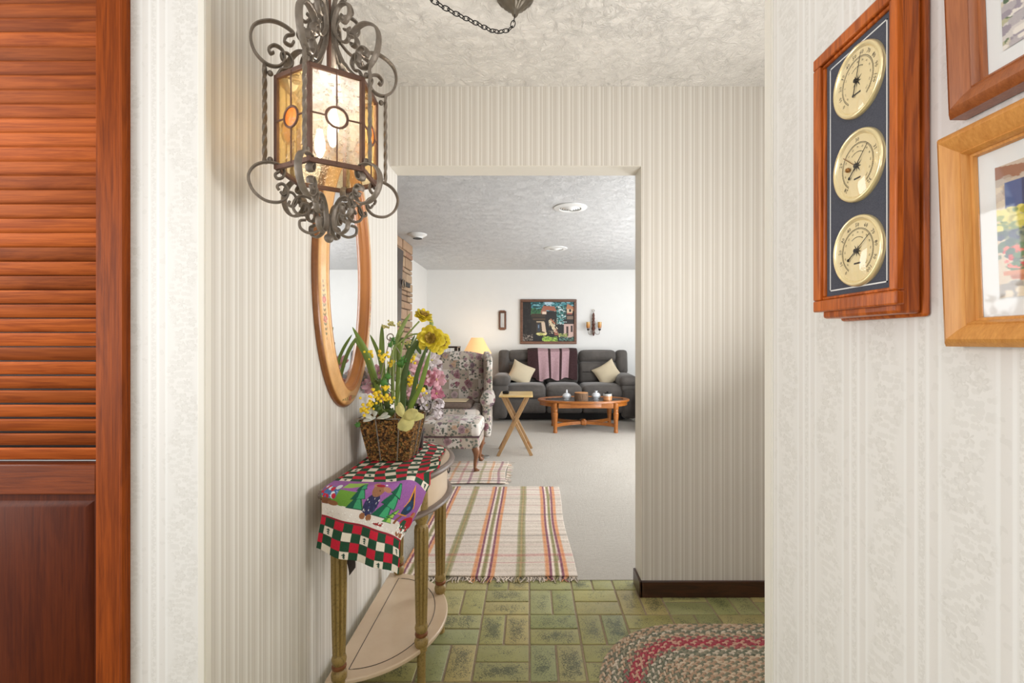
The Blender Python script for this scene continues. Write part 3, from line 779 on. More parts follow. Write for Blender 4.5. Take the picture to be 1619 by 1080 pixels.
def cloth_fn(u, v):
    t = np.interp(v, rows_v, range(len(rows)))
    n = len(rows)-1; i = min(n-1, int(t)); f = t-i
    pr = [cat1(rows[max(0,min(n,k))], u*4) for k in (i-1,i,i+1,i+2)]
    p0,p1,p2,p3 = pr
    p = .5*((2*p1)+(p2-p0)*f+(2*p0-5*p1+4*p2-p3)*f*f+(3*p1-p0-3*p2+p3)*f**3)
    hang = max(0.0, min(1.0, (v-.66)/.3))
    if v < .56: p[2] = max(p[2], Zt) + .0012*math.sin(u*17+v*9)
    p[1] += hang*.006*math.sin(u*15+1); p[0] += hang*.003*math.sin(u*11)
    return tuple(p)
cl = art_mesh(art, cloth_fn, 'towel', M['cloth'], solid=.0025)
tag(cl, 'red, green and white checked holiday towel with a purple picture band, draped over the console', 'towel')
# dark patterned cloth corner hanging at the back of the near leg
MB().grid(lambda u, v: (-.572+.030*u*(1-.5*v)+.004*math.sin(v*8), 1.500+.012*u, .60-.13*v+.02*u), 6, 12).build('hanging_cloth_corner', plain('dark_brown_cloth', C(66,58,54), .9, var=.4, vs=90), solid=.002, label='dark cloth corner hanging behind the near leg of the console table', cat='cloth')

# ------------------------------------------------------------------ basket arrangement
def strap(pts, wd, name, mat, parent, fold=.25, face=(1,-.35,0)):
    c = cr(pts, 8); n = len(c); mb = MB(); vs = []
    for i, p in enumerate(c):
        t_ = i/(n-1); w_ = wd*(math.sin(math.pi*min(1, .18+.82*t_))**.55 if t_ < .99 else .05)
        w_ = wd*min(1, .55+t_*1.4)*(1-max(0, (t_-.72)/.28)**2.2*.97)
        tn = (Vector(c[min(n-1,i+1)])-Vector(c[max(0,i-1)])).normalized()
        sd = tn.cross(Vector(face).cross(tn)).normalized() if False else tn.cross(Vector((.25,-1,0))).normalized()
        nr = sd.cross(tn).normalized()
        for k in (-1, 0, 1): vs.append(p + sd*k*w_/2 + nr*(abs(k)*fold*w_/2))
    fs = []
    for i in range(n-1):
        for k in (0,1):
            a = i*3+k; fs.append((a, a+1, a+4, a+3))
    mb.add(vs, fs)
    return mb.build(name, mat, parent, solid=.0012, smooth=60)
def petal(mb, c, d, n, L_, W2, cup=.3, tipw=.15):
    """one petal starting at c towards d; n is the blossom's facing normal"""
    c = Vector(c); d = Vector(d).normalized(); n = Vector(n).normalized(); s_ = d.cross(n).normalized(); vs = []
    prof_ = [(0,.25),(.25,.8),(.5,1),(.75,.85),(.92,.5),(1,tipw)]
    for (t_, w_) in prof_:
        for k in (-1,0,1):
            vs.append(c + d*L_*t_ + s_*k*w_*W2/2 + n*(cup*L_*t_*t_ + abs(k)*.18*W2*w_))
    fs = [(i*3+k, i*3+k+1, i*3+k+4, i*3+k+3) for i in range(5) for k in (0,1)]
    mb.add(vs, fs)
def blossom(name, mat, parent, c, n, rad, num, rows_=1, cup=.2, wd=.6, solid=.0008):
    n = Vector(n).normalized(); a = n.orthogonal().normalized(); b = n.cross(a); mb = MB()
    for r_ in range(rows_):
        for k in range(num):
            an = 2*math.pi*(k+.5*r_)/num + rnd.uniform(-.15,.15)
            petal(mb, Vector(c)+n*.0015*r_, a*math.cos(an)+b*math.sin(an), n, rad*(1-.2*r_)*rnd.uniform(.88,1.1), rad*wd, cup+.35*r_)
    return mb.build(name, mat, parent, solid=solid, smooth=60)

bk = thing('basket_arrangement', (-.515, 1.80, Zt+.004), 'tapered brown moss basket planted with silk daffodils, yellow berries and ivy', 'flower arrangement')
ZB, ZR = Zt+.005, .931
def ring4(hx, hy, z, cx=-.513, cy=1.81): return [(cx-hx,cy-hy,z),(cx+hx,cy-hy,z),(cx+hx,cy+hy,z),(cx-hx,cy+hy,z)]
mb = MB(); n_ = 14
def mossface(a, b, c_, d_):
    def fn(u, v):
        p = (Vector(a)*(1-u)+Vector(b)*u)*(1-v)+(Vector(d_)*(1-u)+Vector(c_)*u)*v
        nn = (Vector(b)-Vector(a)).cross(Vector(d_)-Vector(a)).normalized()
        e = min(u,1-u,v,1-v)*6
        return p + nn*min(1,e)*rnd.uniform(-.001,.006)
    mb.grid(fn, 26, 30)
b0 = ring4(.072,.074,ZB); b1 = ring4(.102,.100,ZR-.006)
for k in range(4): mossface(b0[k], b0[(k+1)%4], b1[(k+1)%4], b1[k])
mb.grid(lambda u, v: (-.513+.100*(2*u-1), 1.81+.098*(2*v-1), ZR-.012+.012*rnd.random()+.018*math.sin(math.pi*u)*math.sin(math.pi*v)), 20, 20)
mb.add(b0, [(3,2,1,0)])
mb.build('moss_basket', M['moss'], bk, smooth=0)
wr = MB()
t1_ = ring4(.106,.104,ZR)
wr.tube(t1_, .0022, 6, closed=True)
RG = P(617, 533, 1.76)
wires = MB()
for (u, v_) in ((-.35,-1),(.45,-1),(1,-.3),(1,.5)):
    top_ = Vector((-.513+.106*u, 1.81+.104*v_, ZR)); bot = Vector((-.513+.074*u, 1.81+.077*v_, ZB+.002))
    out = Vector((.004*(1 if u==1 else 0), -.006*(1 if v_==-1 else 0), 0))
    wires.tube([bot+out, top_+out], .0023, 6)
wr.build('wire_rim', M['silver'], bk); wires.build('wire_rib', M['silver'], bk)
ww = MB()
for (u, v_) in ((-.40,-1),(.3,-1),(.9,.9),(-.8,.9)):
    top_ = Vector((-.513+.103*u, 1.81+.10*v_, ZR)); g = Vector(RG)
    mid = top_.lerp(g, .5) + Vector(((top_.x-g.x)*.12, 0, .01))
    ww.tube(cr([top_, mid, g], 8), .0017, 6)
ww.tube([Vector(RG)+Vector((.012*math.cos(a), .003*math.sin(a), .012*math.sin(a))) for a in [k*math.pi/12 for k in range(24)]], .0022, 6, closed=True)
ww.build('wire_trellis', M['silver'], bk)
def pp(l, d0=1.75, dd=.0):
    return [P(x, y, d0+dd*i/(len(l)-1)) for i, (x, y) in enumerate(l)]
for (l, d0, dd, wd, mt_) in (
  ([(603,668),(598,620),(583,565),(557,517)], 1.76,-.10,.024,'leaf'),
  ([(600,668),(593,615),(577,562),(555,527)], 1.80,-.02,.020,'leaf'),
  ([(612,665),(607,610),(599,562),(585,529)], 1.80,.04,.018,'leaf'),
  ([(614,668),(608,615),(604,565),(604,512)], 1.76,.02,.026,'leaf'),
  ([(628,668),(629,620),(631,570),(630,528)], 1.80,.04,.026,'leaf'),
  ([(638,668),(638,610),(645,565),(664,536)], 1.73,-.04,.030,'leaf_d'),
  ([(640,665),(652,625),(660,590),(676,545)], 1.72,-.05,.020,'leaf_d'),
  ([(645,668),(651,640),(665,610),(681,552)], 1.70,-.05,.022,'leaf'),
  ([(632,640),(638,580),(648,548),(656,530)], 1.84,.02,.014,'leaf_d'),
  ([(620,640),(622,580),(630,530),(649,495)], 1.86,.02,.022,'leaf_l'),
  ([(618,668),(613,640),(612,600),(622,560)], 1.82,.0,.020,'leaf_d'),
  ([(616,600),(618,566),(626,545),(640,520)], 1.74,.0,.009,'leaf_l'),
  ([(660,533),(672,524),(682,514),(680,505)], 1.76,.0,.020,'leaf_l'),
  ([(607,655),(604,640),(597,622),(588,604)], 1.74,-.02,.014,'leaf_d'),
 ):
    strap(pp(l, d0, dd), wd*.74, 'strap_leaf', M[mt_], bk)
for l in ([(628,640),(640,580),(655,540),(668,528),(676,531)], [(632,600),(634,560),(640,535),(652,520),(663,508)], [(628,545),(645,532),(660,528),(674,531)]):
    MB().tube(cr(pp(l, 1.74), 6), .0032, 6).build('stem', M['leaf_l'], bk)
def daff(px, py, d, nrm, r_):
    c = P(px, py, d)
    f = blossom('daffodil', M['yellow'], bk, c, nrm, r_, 6, 1, .10, .85)
    n = Vector(nrm).normalized()
    g = blossom('inner_petals', M['yellow'], f, Vector(c)+n*.003, nrm, r_*.85, 7, 2, .35, .65)
    e = blossom('corona', M['yellow_c'], f, Vector(c)+n*.006, nrm, r_*.42, 8, 2, .9, .8)
    for o_ in (g, e): pass
daff(681, 536, 1.69, (.10,-1,.12), .050)
daff(694, 541, 1.73, (.75,-.8,.05), .044)
daff(668, 502, 1.76, (.45,-.45,.8), .038)
def berries(px, py, d, n, spread, r_=.0055, mat='berry'):
    mb = MB()
    for _ in range(n):
        o = Vector((rnd.gauss(0,spread), rnd.gauss(0,spread), rnd.gauss(0,spread*.8)))
        mb.ball(Vector(P(px,py,d))+o, r_*rnd.uniform(.8,1.15), 7, 5)
    mb.build('berry_cluster', M[mat], bk)
for b_ in ((586,559,1.70,12,.009),(604,565,1.70,16,.010),(618,575,1.74,10,.007),(593,622,1.66,14,.011),(602,628,1.66,12,.010),(585,640,1.65,12,.010),(579,649,1.65,12,.009),(609,612,1.68,10,.008),(612,628,1.68,8,.008),(573,648,1.66,4,.008),(652,603,1.72,18,.011),(660,612,1.72,12,.009),(668,617,1.72,8,.007),(652,570,1.78,8,.008),(647,592,1.76,8,.007),(617,633,1.70,8,.008)):
    berries(*b_)
for b_ in ((611,518,1.76,8,.010),(625,512,1.76,8,.010),(617,510,1.76,5,.010),(644,541,1.80,7,.009),(655,562,1.8,7,.009)): berries(*b_, r_=.0045, mat='hell')
ivs = MB()
for l in ([(598,655),(603,620),(610,600),(613,570)], [(605,650),(600,615),(606,590)], [(625,650),(622,600),(622,560),(620,540)], [(630,610),(634,590),(640,575)], [(620,660),(606,648),(598,640)], [(612,612),(622,622),(626,640)]):
    ivs.tube(cr(pp(l,1.70),6), .0016, 5)
ivs.build('ivy_stem', M['leaf_l'], bk)
def ivy(px, py, d, s_, mat='ivy', tilt=0):
    c = Vector(P(px,py,d)); mb = MB()
    out = [(0,-1),(.45,-.7),(.95,-.45),(.62,-.05),(.75,.45),(.3,.4),(0,1.1),(-.3,.4),(-.75,.45),(-.62,-.05),(-.95,-.45),(-.45,-.7)]
    a = rnd.uniform(-1,1)+tilt; m = Matrix.Rotation(a, 3, 'Y') @ Matrix.Rotation(rnd.uniform(-.5,.5), 3, 'X') @ Matrix.Rotation(rnd.uniform(-.5,.5), 3, 'Z')
    vs = [c] + [c + m @ Vector((x*s_, -.15*s_*abs(x), z*s_)) for x, z in out]
    mb.add(vs, [(0, 1+k, 1+(k+1)%12) for k in range(12)])
    mb.build('ivy_leaf', M[mat], bk, solid=.0008)
for q in ((613,594,1.68,.014),(607,604,1.67,.016),(600,603,1.68,.015,'leaf_d'),(596,602,1.70,.014,'leaf_d'),(634,575,1.70,.018),(638,568,1.70,.016),(621,541,1.74,.014),(618,545,1.73,.012),(634,538,1.76,.015,'leaf_d'),(592,640,1.66,.018,'leaf_d'),(597,645,1.66,.015,'leaf_d'),(566,671,1.70,.012),(645,590,1.72,.012),(613,640,1.68,.02,'leaf_d'),(618,650,1.68,.018,'leaf_d'),(608,655,1.70,.02,'leaf_d'),(622,536,1.74,.010)): ivy(*q)
for (x,y,dx,dz,L_) in ((594,660,-.9,-.3,.045),(592,660,.2,1,.04),(596,661,1,.1,.05),(590,662,-.8,.35,.035),(588,655,-.2,.9,.035),(600,660,.9,.4,.035)):
    mb = MB(); petal(mb, P(x,y,1.67), (dx,-.15,dz), (.1,-.7,.7), L_, .018, .05); mb.build('silver_leaf', M['silverleaf'], bk, solid=.0008)
hc = P(638, 660, 1.655)
for (dx,dy,dz,L_,w_) in ((1,-.2,.42,.058,.040),(.45,-.25,-.85,.050,.062),(-.5,-.1,1,.048,.028),(1,.1,.05,.070,.034),(-.25,-.1,.95,.055,.024)):
    mb = MB(); petal(mb, hc, (dx,dy,dz), (.05,-1,.25), L_, w_, -.05, .35); mb.build('broad_petal', M['hell'], bk, solid=.001, smooth=60)

# ------------------------------------------------------------------ pink silk bouquet behind the basket
bq = thing('silk_bouquet', (-.45, 2.0, Zt+.004), 'pink and white silk lilies and hydrangeas in a dark pewter pot behind the moss basket', 'flower arrangement')
pc = (-.462, 1.955, Zt+.005)
MB().lathe([(.022,0),(.025,.01),(.029,.055),(.032,.060),(.032,.064),(.028,.064),(.026,.05)], pc, 28).build('pot', M['potdark'], bq)
st = MB()
heads = []
for (x,y,d,k,r_,nn) in ((661,585,1.92,'pink',.034,(.1,-1,.3)),(690,600,1.93,'pink',.040,(.2,-1,.2)),(677,598,1.92,'pinkd',.034,(0,-1,.2)),(666,575,1.95,'whitep',.036,(-.1,-1,.5)),(683,570,1.98,'whitep',.036,(.2,-1,.4)),
   (578,600,1.86,'whitep',.034,(-.3,-1,.2)),(588,610,1.85,'pink',.034,(0,-1,.1)),(584,590,1.90,'whitep',.030,(-.2,-1,.4)),(655,622,1.92,'pink',.030,(0,-1,.1)),(670,625,1.93,'whitep',.032,(.1,-1,0)),(600,590,1.92,'pink',.03,(0,-1,.3)),(645,575,2.0,'pink',.034,(0,-1,.5)),(625,590,2.02,'whitep',.036,(0,-1,.5)),(675,640,1.94,'whitep',.028,(.1,-1,-.2)),(610,630,1.97,'pink',.03,(0,-1,.1)),(690,622,1.96,'pinkd',.030,(.3,-1,0))):
    c = P(x,y,d); b_ = blossom('lily', M[k], bq, c, nn, r_*1.15, 6, 2, .35, .55)
    MB().ball(Vector(c)+Vector(nn)*.004, .005, 8, 5).build('flower_centre', M['hell'], b_)
    st.tube(cr([Vector(pc)+Vector((0,0,.05)), (Vector(pc)+Vector(c))/2+Vector((0,0,.06)), Vector(c)+Vector((0,.006,-.002))], 6), .002, 5)
st.build('stem', M['leaf_d'], bq)
for (x,y,d,k) in ((693,640,1.93,'whitep'),(692,655,1.95,'whitep'),(686,615,1.98,'whitep'),(574,612,1.88,'whitep'),(690,580,2.0,'whitep')):
    c = Vector(P(x,y,d)); mb = MB()
    for _ in range(26):
        v = Vector((rnd.gauss(0,1),rnd.gauss(0,1),rnd.gauss(0,1))).normalized()
        q = c + v*.022; a = v.orthogonal().normalized(); b = v.cross(a); a0 = rnd.random()*6
        for kk in range(4):
            an = a0+kk*math.pi/2; petal(mb, q, a*math.cos(an)+b*math.sin(an), v, .010, .010, .2, .5)
    mb.build('hydrangea', M[k], bq, smooth=60)
for (x,y,dx,dz) in ((665,560,-.3,1),(655,560,-.6,.8),(672,606,.1,-1),(668,640,-.5,-.7),(680,625,.2,-.9),(690,560,.5,1),(648,606,-1,.2),(668,592,.9,-.3),(575,620,-.5,-.6),(660,640,-.8,.1),(655,650,-.3,.5)):
    mb = MB(); petal(mb, P(x,y,1.96), (dx,-.2,dz), (.1,-1,.3), .060, .022, .1); mb.build('leaf', M['leaf_d'], bq, solid=.0008)
lp = MB()
for (x,y,r_) in ((671,641,.026),(664,650,.020)):
    c = Vector(P(x,y,1.93)); lp.tube([c+Vector((r_*math.cos(a), 0, r_*math.sin(a))) for a in [k*math.pi/12 for k in range(-3,16)]], .002, 5)
lp.build('wire_loop', M['black_iron'], bq)

# ------------------------------------------------------------------ oval mirror
mi = thing('oval_mirror', (XL, 1.683, 1.44), 'tall oval mirror in a gilded frame with painted roses above the console table', 'mirror')
MA, MH = .252, .462
prof_m = [(0,.001),(0,.010),(.006,.017),(.018,.022),(.045,.026),(.055,.030),(.062,.030),(.066,.024),(.070,.022),(.076,.016),(.080,.012),(.082,.004)]
ns = 240; mb = MB(); vs = []; cs = []
roses = []
for a in (R(250), R(290), R(270)): pass
def near(a, tgt, wd): 
    return abs((a-tgt+math.pi)%(2*math.pi)-math.pi) < wd
fine = []
for i, (q, hh) in enumerate(prof_m[:-1]):
    q2, h2 = prof_m[i+1]; nsub = 12 if i == 3 else 2
    for k in range(nsub): fine.append((q+(q2-q)*k/nsub, hh+(h2-hh)*k/nsub))
fine.append(prof_m[-1]); nsm = 900
base_c = np.array([236,186,122.]); dk_c = np.array([170,104,50.]); 
rosec = [(math.radians(a), q0) for a, q0 in ((270,.032),(201,.030),(193,.031),(-21,.031),(-13,.031),(75,.03),(105,.03),(90,.032))]
arc_r = .36
for i in range(nsm):
    a = 2*math.pi*i/nsm; ca, sa = math.cos(a), math.sin(a)
    nx, nz = ca/MA, sa/MH; l = math.hypot(nx, nz); nx /= l; nz /= l
    y0, z0_ = MA*ca, MH*sa
    for (q, hh) in fine:
        yy, zz = y0-nx*q, z0_-nz*q
        vs.append((XL+hh, 1.683+yy, 1.44+zz))
        c = base_c.copy()
        if q > .055: c = np.array([186,120,60.])
        if .063 < q < .072: c = dk_c
        if q < .010: c = np.array([112,66,30.])
        if .016 < q < .048:
            for (ra, q0) in rosec:
                cx, cz = MA*math.cos(ra), MH*math.sin(ra); n2 = math.hypot(math.cos(ra)/MA, math.sin(ra)/MH)
                cx -= math.cos(ra)/MA/n2*q0; cz -= math.sin(ra)/MH/n2*q0
                dx, dz = yy-cx, zz-cz; dd = math.hypot(dx, dz); an = math.atan2(dz, dx)
                if dd < .0115*(.75+.25*abs(math.cos(2.5*an))): c = np.array([178,62,40.]) if dd > .005 else np.array([206,110,70.])
                else:
                    tx, tz = -math.sin(ra)*MA, math.cos(ra)*MH; tl = math.hypot(tx, tz); al = (dx*tx+dz*tz)/tl; pe = math.sqrt(max(0, dd*dd-al*al))
                    if abs(al) < .065 and pe < .010*(1-abs(al)/.075) and math.sin(al*420+pe*300) > .0: c = np.array([110,112,62.])
        cs.append(c)
m_ = len(fine)
fs = [(i*m_+k, i*m_+k+1, ((i+1)%nsm)*m_+k+1, ((i+1)%nsm)*m_+k) for i in range(nsm) for k in range(m_-1)]
cs = np.array(cs)/255.0; cs = np.where(cs <= .04045, cs/12.92, ((cs+.055)/1.055)**2.4)
MB().add(vs, fs).build('frame', M['gold_frame'], mi, cols=cs, smooth=60)
nsg = 96; vs = []
for i in range(nsg):
    a = 2*math.pi*i/nsg; vs.append((XL+.006, 1.683+(MA-.078)*math.cos(a), 1.44+(MH-.078)*math.sin(a)))
MB().add(vs, [tuple(range(nsg))]).build('mirror_glass', M['mirror'], mi, smooth=0)

# ------------------------------------------------------------------ lantern and swag chain
LC = (-.455, 1.08)
ln = thing('pendant_lantern', (LC[0], LC[1], 1.78), 'hanging wrought iron lantern with amber and clear glass panes and scrollwork', 'lamp')
A0 = R(32.3); RP = .105
def hx(a, r_, z): return (LC[0]+r_*math.sin(a), LC[1]-r_*math.cos(a), z)
ZP0, ZP1 = 1.585, 1.78
def radial(a, pts, w_=.0125, t_=.0048, n=8, name='scroll', mat='iron', parent=None):
    """flat bar bent in the vertical plane through the axis at angle a"""
    side = (math.cos(a), math.sin(a), 0)
    c = cr([hx(a, r_, z) for r_, z in pts], n)
    return MB().tube(c, 1.0, 8, side=side, flat=(w_/2*1.25, t_/2*1.25)).build(name, M[mat], parent or ln, smooth=50)
def spiral(cx, cz, r0, r1, a0, turns, n=16):
    return [(cx+(r0+(r1-r0)*k/n)*math.cos(a0+turns*2*math.pi*k/n), cz+(r0+(r1-r0)*k/n)*math.sin(a0+turns*2*math.pi*k/n)) for k in range(n+1)]
for k in range(6):
    a = A0 + R(30) + k*R(60); am = A0 + k*R(60)
    a2 = a - R(60)
    # corner post and frame bars of the glazed body
    MB().beam(hx(a,RP,ZP0-.004), hx(a,RP,ZP1+.004), .009, .009, up=hx(a,1,0)).build('corner_post', M['iron_brown'], ln, bevel=.001)
    for z in (ZP0, ZP1): MB().beam(hx(a2,RP,z), hx(a,RP,z), .008, .010).build('frame_bar', M['iron_brown'], ln, bevel=.001)
    # pane
    q = [Vector(hx(a2,RP-.002,ZP0+.003)), Vector(hx(a,RP-.002,ZP0+.003)), Vector(hx(a,RP-.002,ZP1-.003)), Vector(hx(a2,RP-.002,ZP1-.003))]
    def pf(u, v, q=q): return tuple((q[0]*(1-u)+q[1]*u)*(1-v)+(q[3]*(1-u)+q[2]*u)*v)
    gp = MB().grid(pf, 1, 1).build('glass_pane', M['pane_clear' if k in (0,) else 'pane_amber'], ln, smooth=0, label=('clear rippled glass pane' if k == 0 else None))
    # medallion with cross wires
    rm = RP*math.cos(R(30)); zc = 1.682
    cN = Vector(hx(am, rm+.004, zc)); tx = Vector((math.cos(am), math.sin(am), 0))
    MB().tube([cN + tx*.0215*math.cos(b) + Vector((0,0,.0215*math.sin(b))) for b in [i*math.pi/14 for i in range(28)]], .0028, 8, closed=True).build('medallion_ring', M['iron_brown'], ln)
    md = MB(); vs = []
    nrm = Vector((math.sin(am), -math.cos(am), 0))
    vs = [cN + nrm*.003] + [cN + tx*.010*math.cos(b) + Vector((0,0,.010*math.sin(b)))+nrm*.0022 for b in [i*math.pi/10 for i in range(20)]] + [cN + tx*.020*math.cos(b) + Vector((0,0,.020*math.sin(b))) for b in [i*math.pi/10 for i in range(20)]]
    md.add(vs, [(0,1+i,1+(i+1)%20) for i in range(20)] + [(1+i,21+i,21+(i+1)%20,1+(i+1)%20) for i in range(20)])
    md.build('medallion', M['pane_clear' if k == 0 else 'medal'], ln)  # front one coloured clear to stand in for bulb glow through orange glass
    cw = MB()
    cw.tube([cN+Vector((0,0,.022)), Vector((cN.x,cN.y,ZP1))], .0017, 5).tube([cN-Vector((0,0,.022)), Vector((cN.x,cN.y,ZP0))], .0017, 5)
    cw.tube([cN+tx*.022, cN+tx*RP*.5], .0020, 5).tube([cN-tx*.022, cN-tx*RP*.5], .0020, 5)
    cw.build('came', M['iron_brown'], ln)
    # twisted outer bar with balls
    n_ = 46; rb = .128
    pts = [hx(a, rb, 1.590+(1.802-1.590)*i/(n_-1)) for i in range(n_)]
    MB().tube(pts, .0074, 4, twist=.30, flat=(1,.55)).build('twisted_bar', M['iron'], ln, smooth=20)
    bb = MB()
    for z in (1.785, 1.600):
        bb.ball(hx(a, (rb+RP)/2+.001, z), .0062, 8, 6)
    bb.build('rivet_ball', M['iron'], ln)
    # big C scroll at the top of each bar
    radial(a, [(.072,1.868),(.078,1.858),(.090,1.862),(.086,1.876),(.072,1.886),(.095,1.898),(.120,1.897),(.146,1.880),(.154,1.853),(.146,1.822),(.124,1.803),(.102,1.805),(.090,1.822),(.094,1.842),(.109,1.848),(.120,1.838),(.117,1.828),(.111,1.832)], parent=ln)
    # big C scroll at the foot of each bar
    radial(a, [(.100,1.578),(.108,1.570),(.104,1.562),(.094,1.566),(.090,1.580),(.100,1.592),(.122,1.594),(.146,1.582),(.158,1.558),(.150,1.530),(.128,1.512),(.102,1.511),(.086,1.524),(.084,1.542),(.094,1.552),(.104,1.546),(.101,1.538)], parent=ln)
    # lower crown: S scrolls running to the finial
    radial(a, [(.098,1.535),(.092,1.528),(.082,1.536),(.072,1.534),(.066,1.520),(.072,1.507),(.082,1.508),(.080,1.517)], w_=.008, parent=ln)
    radial(a, [(.060,1.508),(.054,1.516),(.044,1.514),(.042,1.500),(.054,1.490),(.068,1.494),(.074,1.510),(.062,1.530),(.040,1.530),(.022,1.512),(.014,1.485),(.020,1.462),(.040,1.452),(.058,1.460),(.060,1.476),(.048,1.480)], w_=.010, parent=ln)
    # upper crown: legs from body corners to the neck, curling outwards
    radial(a, [(.098,1.784),(.076,1.800),(.050,1.828),(.026,1.866),(.015,1.900),(.016,1.935),(.034,1.962),(.060,1.958),(.066,1.934),(.050,1.920),(.040,1.932),(.046,1.940)], w_=.010, parent=ln)
    radial(a, [(.104,1.786),(.096,1.800),(.082,1.806),(.074,1.822),(.083,1.838),(.096,1.834),(.094,1.822),(.086,1.822)], w_=.010, parent=ln)
    radial(a, [(.050,1.905),(.062,1.898),(.064,1.884),(.054,1.876),(.038,1.884),(.020,1.905),(.013,1.925),(.012,1.950),(.024,1.985),(.044,1.992),(.052,1.975),(.040,1.966)], w_=.009, parent=ln)
rod = MB().tube([hx(0,0,1.80), hx(0,0,2.005)], .005, 8)
for k in range(3): rod.beam(hx(A0+R(30)+k*R(60)*1, RP, ZP1+.006), hx(A0+R(30)+k*R(60)+math.pi, RP, ZP1+.006), .006, .003)
rod.build('centre_rod', M['iron_brown'], ln)
MB().tube([hx(0,0,1.447), hx(0,0,1.50)], .0038, 8).ball(hx(0,0,1.445), .0105, 12, 9).build('finial', M['iron'], ln)
MB().tube([Vector(hx(0,0,2.02))+Vector((.016*math.cos(b),0,.016*math.sin(b))) for b in [i*math.pi/12 for i in range(24)]], .003, 8, closed=True).build('top_loop', M['iron'], ln)
sk = MB().lathe([(.012,1.80),(.012,1.745),(.03,1.742),(.03,1.738),(.008,1.738)][::-1], (LC[0],LC[1],0), 14)
sk.build('socket', M['iron_brown'], ln)
for (dx, dy, z) in ((.016,-.012,1.700),(-.018,-.006,1.655),(.0,.02,1.69)):
    MB().lathe([(.0005,-.030),(.006,-.026),(.011,-.010),(.0115,.006),(.007,.026),(.006,.034)], (LC[0]+dx, LC[1]+dy, z), 12).build('bulb', M['bulb'], ln)
pl_ = bpy.data.lights.new('lantern_light', 'POINT'); pl_.energy = 13; pl_.color = (1.0,.94,.86); pl_.shadow_soft_size = .010
po = bpy.data.objects.new('lantern_light', pl_); col.objects.link(po); po.location = (LC[0]+.006, LC[1], 1.786)

ch = thing('swag_chain', (LC[0], LC[1], 2.40), 'thin dark chain swagged from the ceiling canopy to the hanging lantern', 'chain')
CP = (-.048, 1.66)
sag = cr([(CP[0], CP[1], 2.352), (CP[0]-.015, CP[1]-.01, 2.30), (CP[0]-.06, CP[1]-.05, 2.262), (-.16,1.53,2.232), P(676,-6,1.336), (-.36,1.20,2.22), (-.44,1.10,2.36), (LC[0],LC[1],2.400)], 30)
drop = [Vector((LC[0],LC[1],2.400-.37*k/60)) for k in range(61)]
link0 = None
def run(path):
    global link0
    acc = 0; step = .0235; k = 0
    for i in range(1, len(path)):
        seg_ = (path[i]-path[i-1]).length
        while acc + seg_ >= step*(k+.5) :
            f = (step*(k+.5)-acc)/max(seg_,1e-6); p = path[i-1].lerp(path[i], f); d = (path[i]-path[i-1]).normalized()
            if link0 is None:
                mb = MB(); pts = []
                for j in range(20):
                    b = 2*math.pi*j/20; pts.append((.0072*math.cos(b), 0, .0150*math.copysign(abs(math.sin(b))**.8, math.sin(b))))
                mb.tube(pts, .0016, 6, closed=True); link0 = mb.build('link', M['black_iron'], ch, local=True); o = link0
            else: o = link0.copy(); col.objects.link(o)
            q = d.to_track_quat('Z','Y') @ Euler((0,0,R(90)*(k%2)+R(20))).to_quaternion()
            o.location = p - Vector(ch.location); o.rotation_mode = 'QUATERNION'; o.rotation_quaternion = q
            k += 1
        acc += seg_
run(sag); run(drop)
MB().lathe([(.001,0),(.006,-.001),(.008,-.012),(.004,-.018)][::-1], (LC[0],LC[1],ZC), 10).build('ceiling_hook', M['black_iron'], ch)
MB().lathe([(.004,2.345),(.010,2.352),(.013,2.360),(.016,2.366),(.030,2.376),(.044,2.386),(.050,2.396),(.060,2.402),(.066,2.412),(.066,2.419)], (CP[0],CP[1],0), 48, flute=(12,2.368,2.41,.12)).build('ceiling_canopy', plain('aged_pewter_canopy', C(112,104,92), .4, .6, .3, 40), label='fluted pewter ceiling canopy holding the swag chain', cat='ceiling canopy')

# ------------------------------------------------------------------ weather station on the right wall
ws = thing('weather_station', (XR, .64, 1.44), 'cherry wood weather station with three cream and brass dials on a dark panel', 'weather station')
c_ = MB().box(.443, .472, .569, .716, 1.244, 1.648).box(.472, XR, .565, .720, 1.240, 1.652)
c_.build('case', M['barowood'], ws, bevel=.004)
ff = MB()
Y0, Y1, Z0, Z1 = .560, .724, 1.254, 1.637
for (ya,yb,za,zb) in ((Y0,Y1,Z0,Z0+.017),(Y0,Y1,Z1-.017,Z1),(Y0,Y0+.012,Z0+.0171,Z1-.0171),(Y1-.017,Y1,Z0+.0171,Z1-.0171)):
    ff.box(.4335,.4445,ya,yb,za,zb)
for (ya,yb,za,zb) in ((Y0+.012,Y1-.017,Z0+.017,Z0+.022),(Y0+.012,Y1-.017,Z1-.022,Z1-.017),(Y1-.022,Y1-.017,Z0+.0221,Z1-.0221)):
    ff.box(.4375,.4445,ya,yb,za,zb)
ff.build('front_frame', M['barowood'], ws, bevel=.002)
MB().box(.4415,.4435,Y0+.011,Y1-.02,Z0+.02,Z1-.02).build('felt_panel', M['felt'], ws)
wl = MB(); a0, a1, c0, c1 = Y0+.0235, Y1-.029, Z0+.029, Z1-.029; tw = .0018
for (ya,yb,za,zb) in ((a0,a1,c0,c0+tw),(a0,a1,c1-tw,c1),(a0,a0+tw,c0,c1),(a1-tw,a1,c0,c1)): wl.box(.4411,.4416,ya,yb,za,zb)
wl.build('white_line', M['white'], ws)
def dialpt(yc, zc, r_, ang, x):     # ang clockwise from the top as seen by a viewer facing the wall
    return (x, yc - r_*math.sin(ang), zc + r_*math.cos(ang))
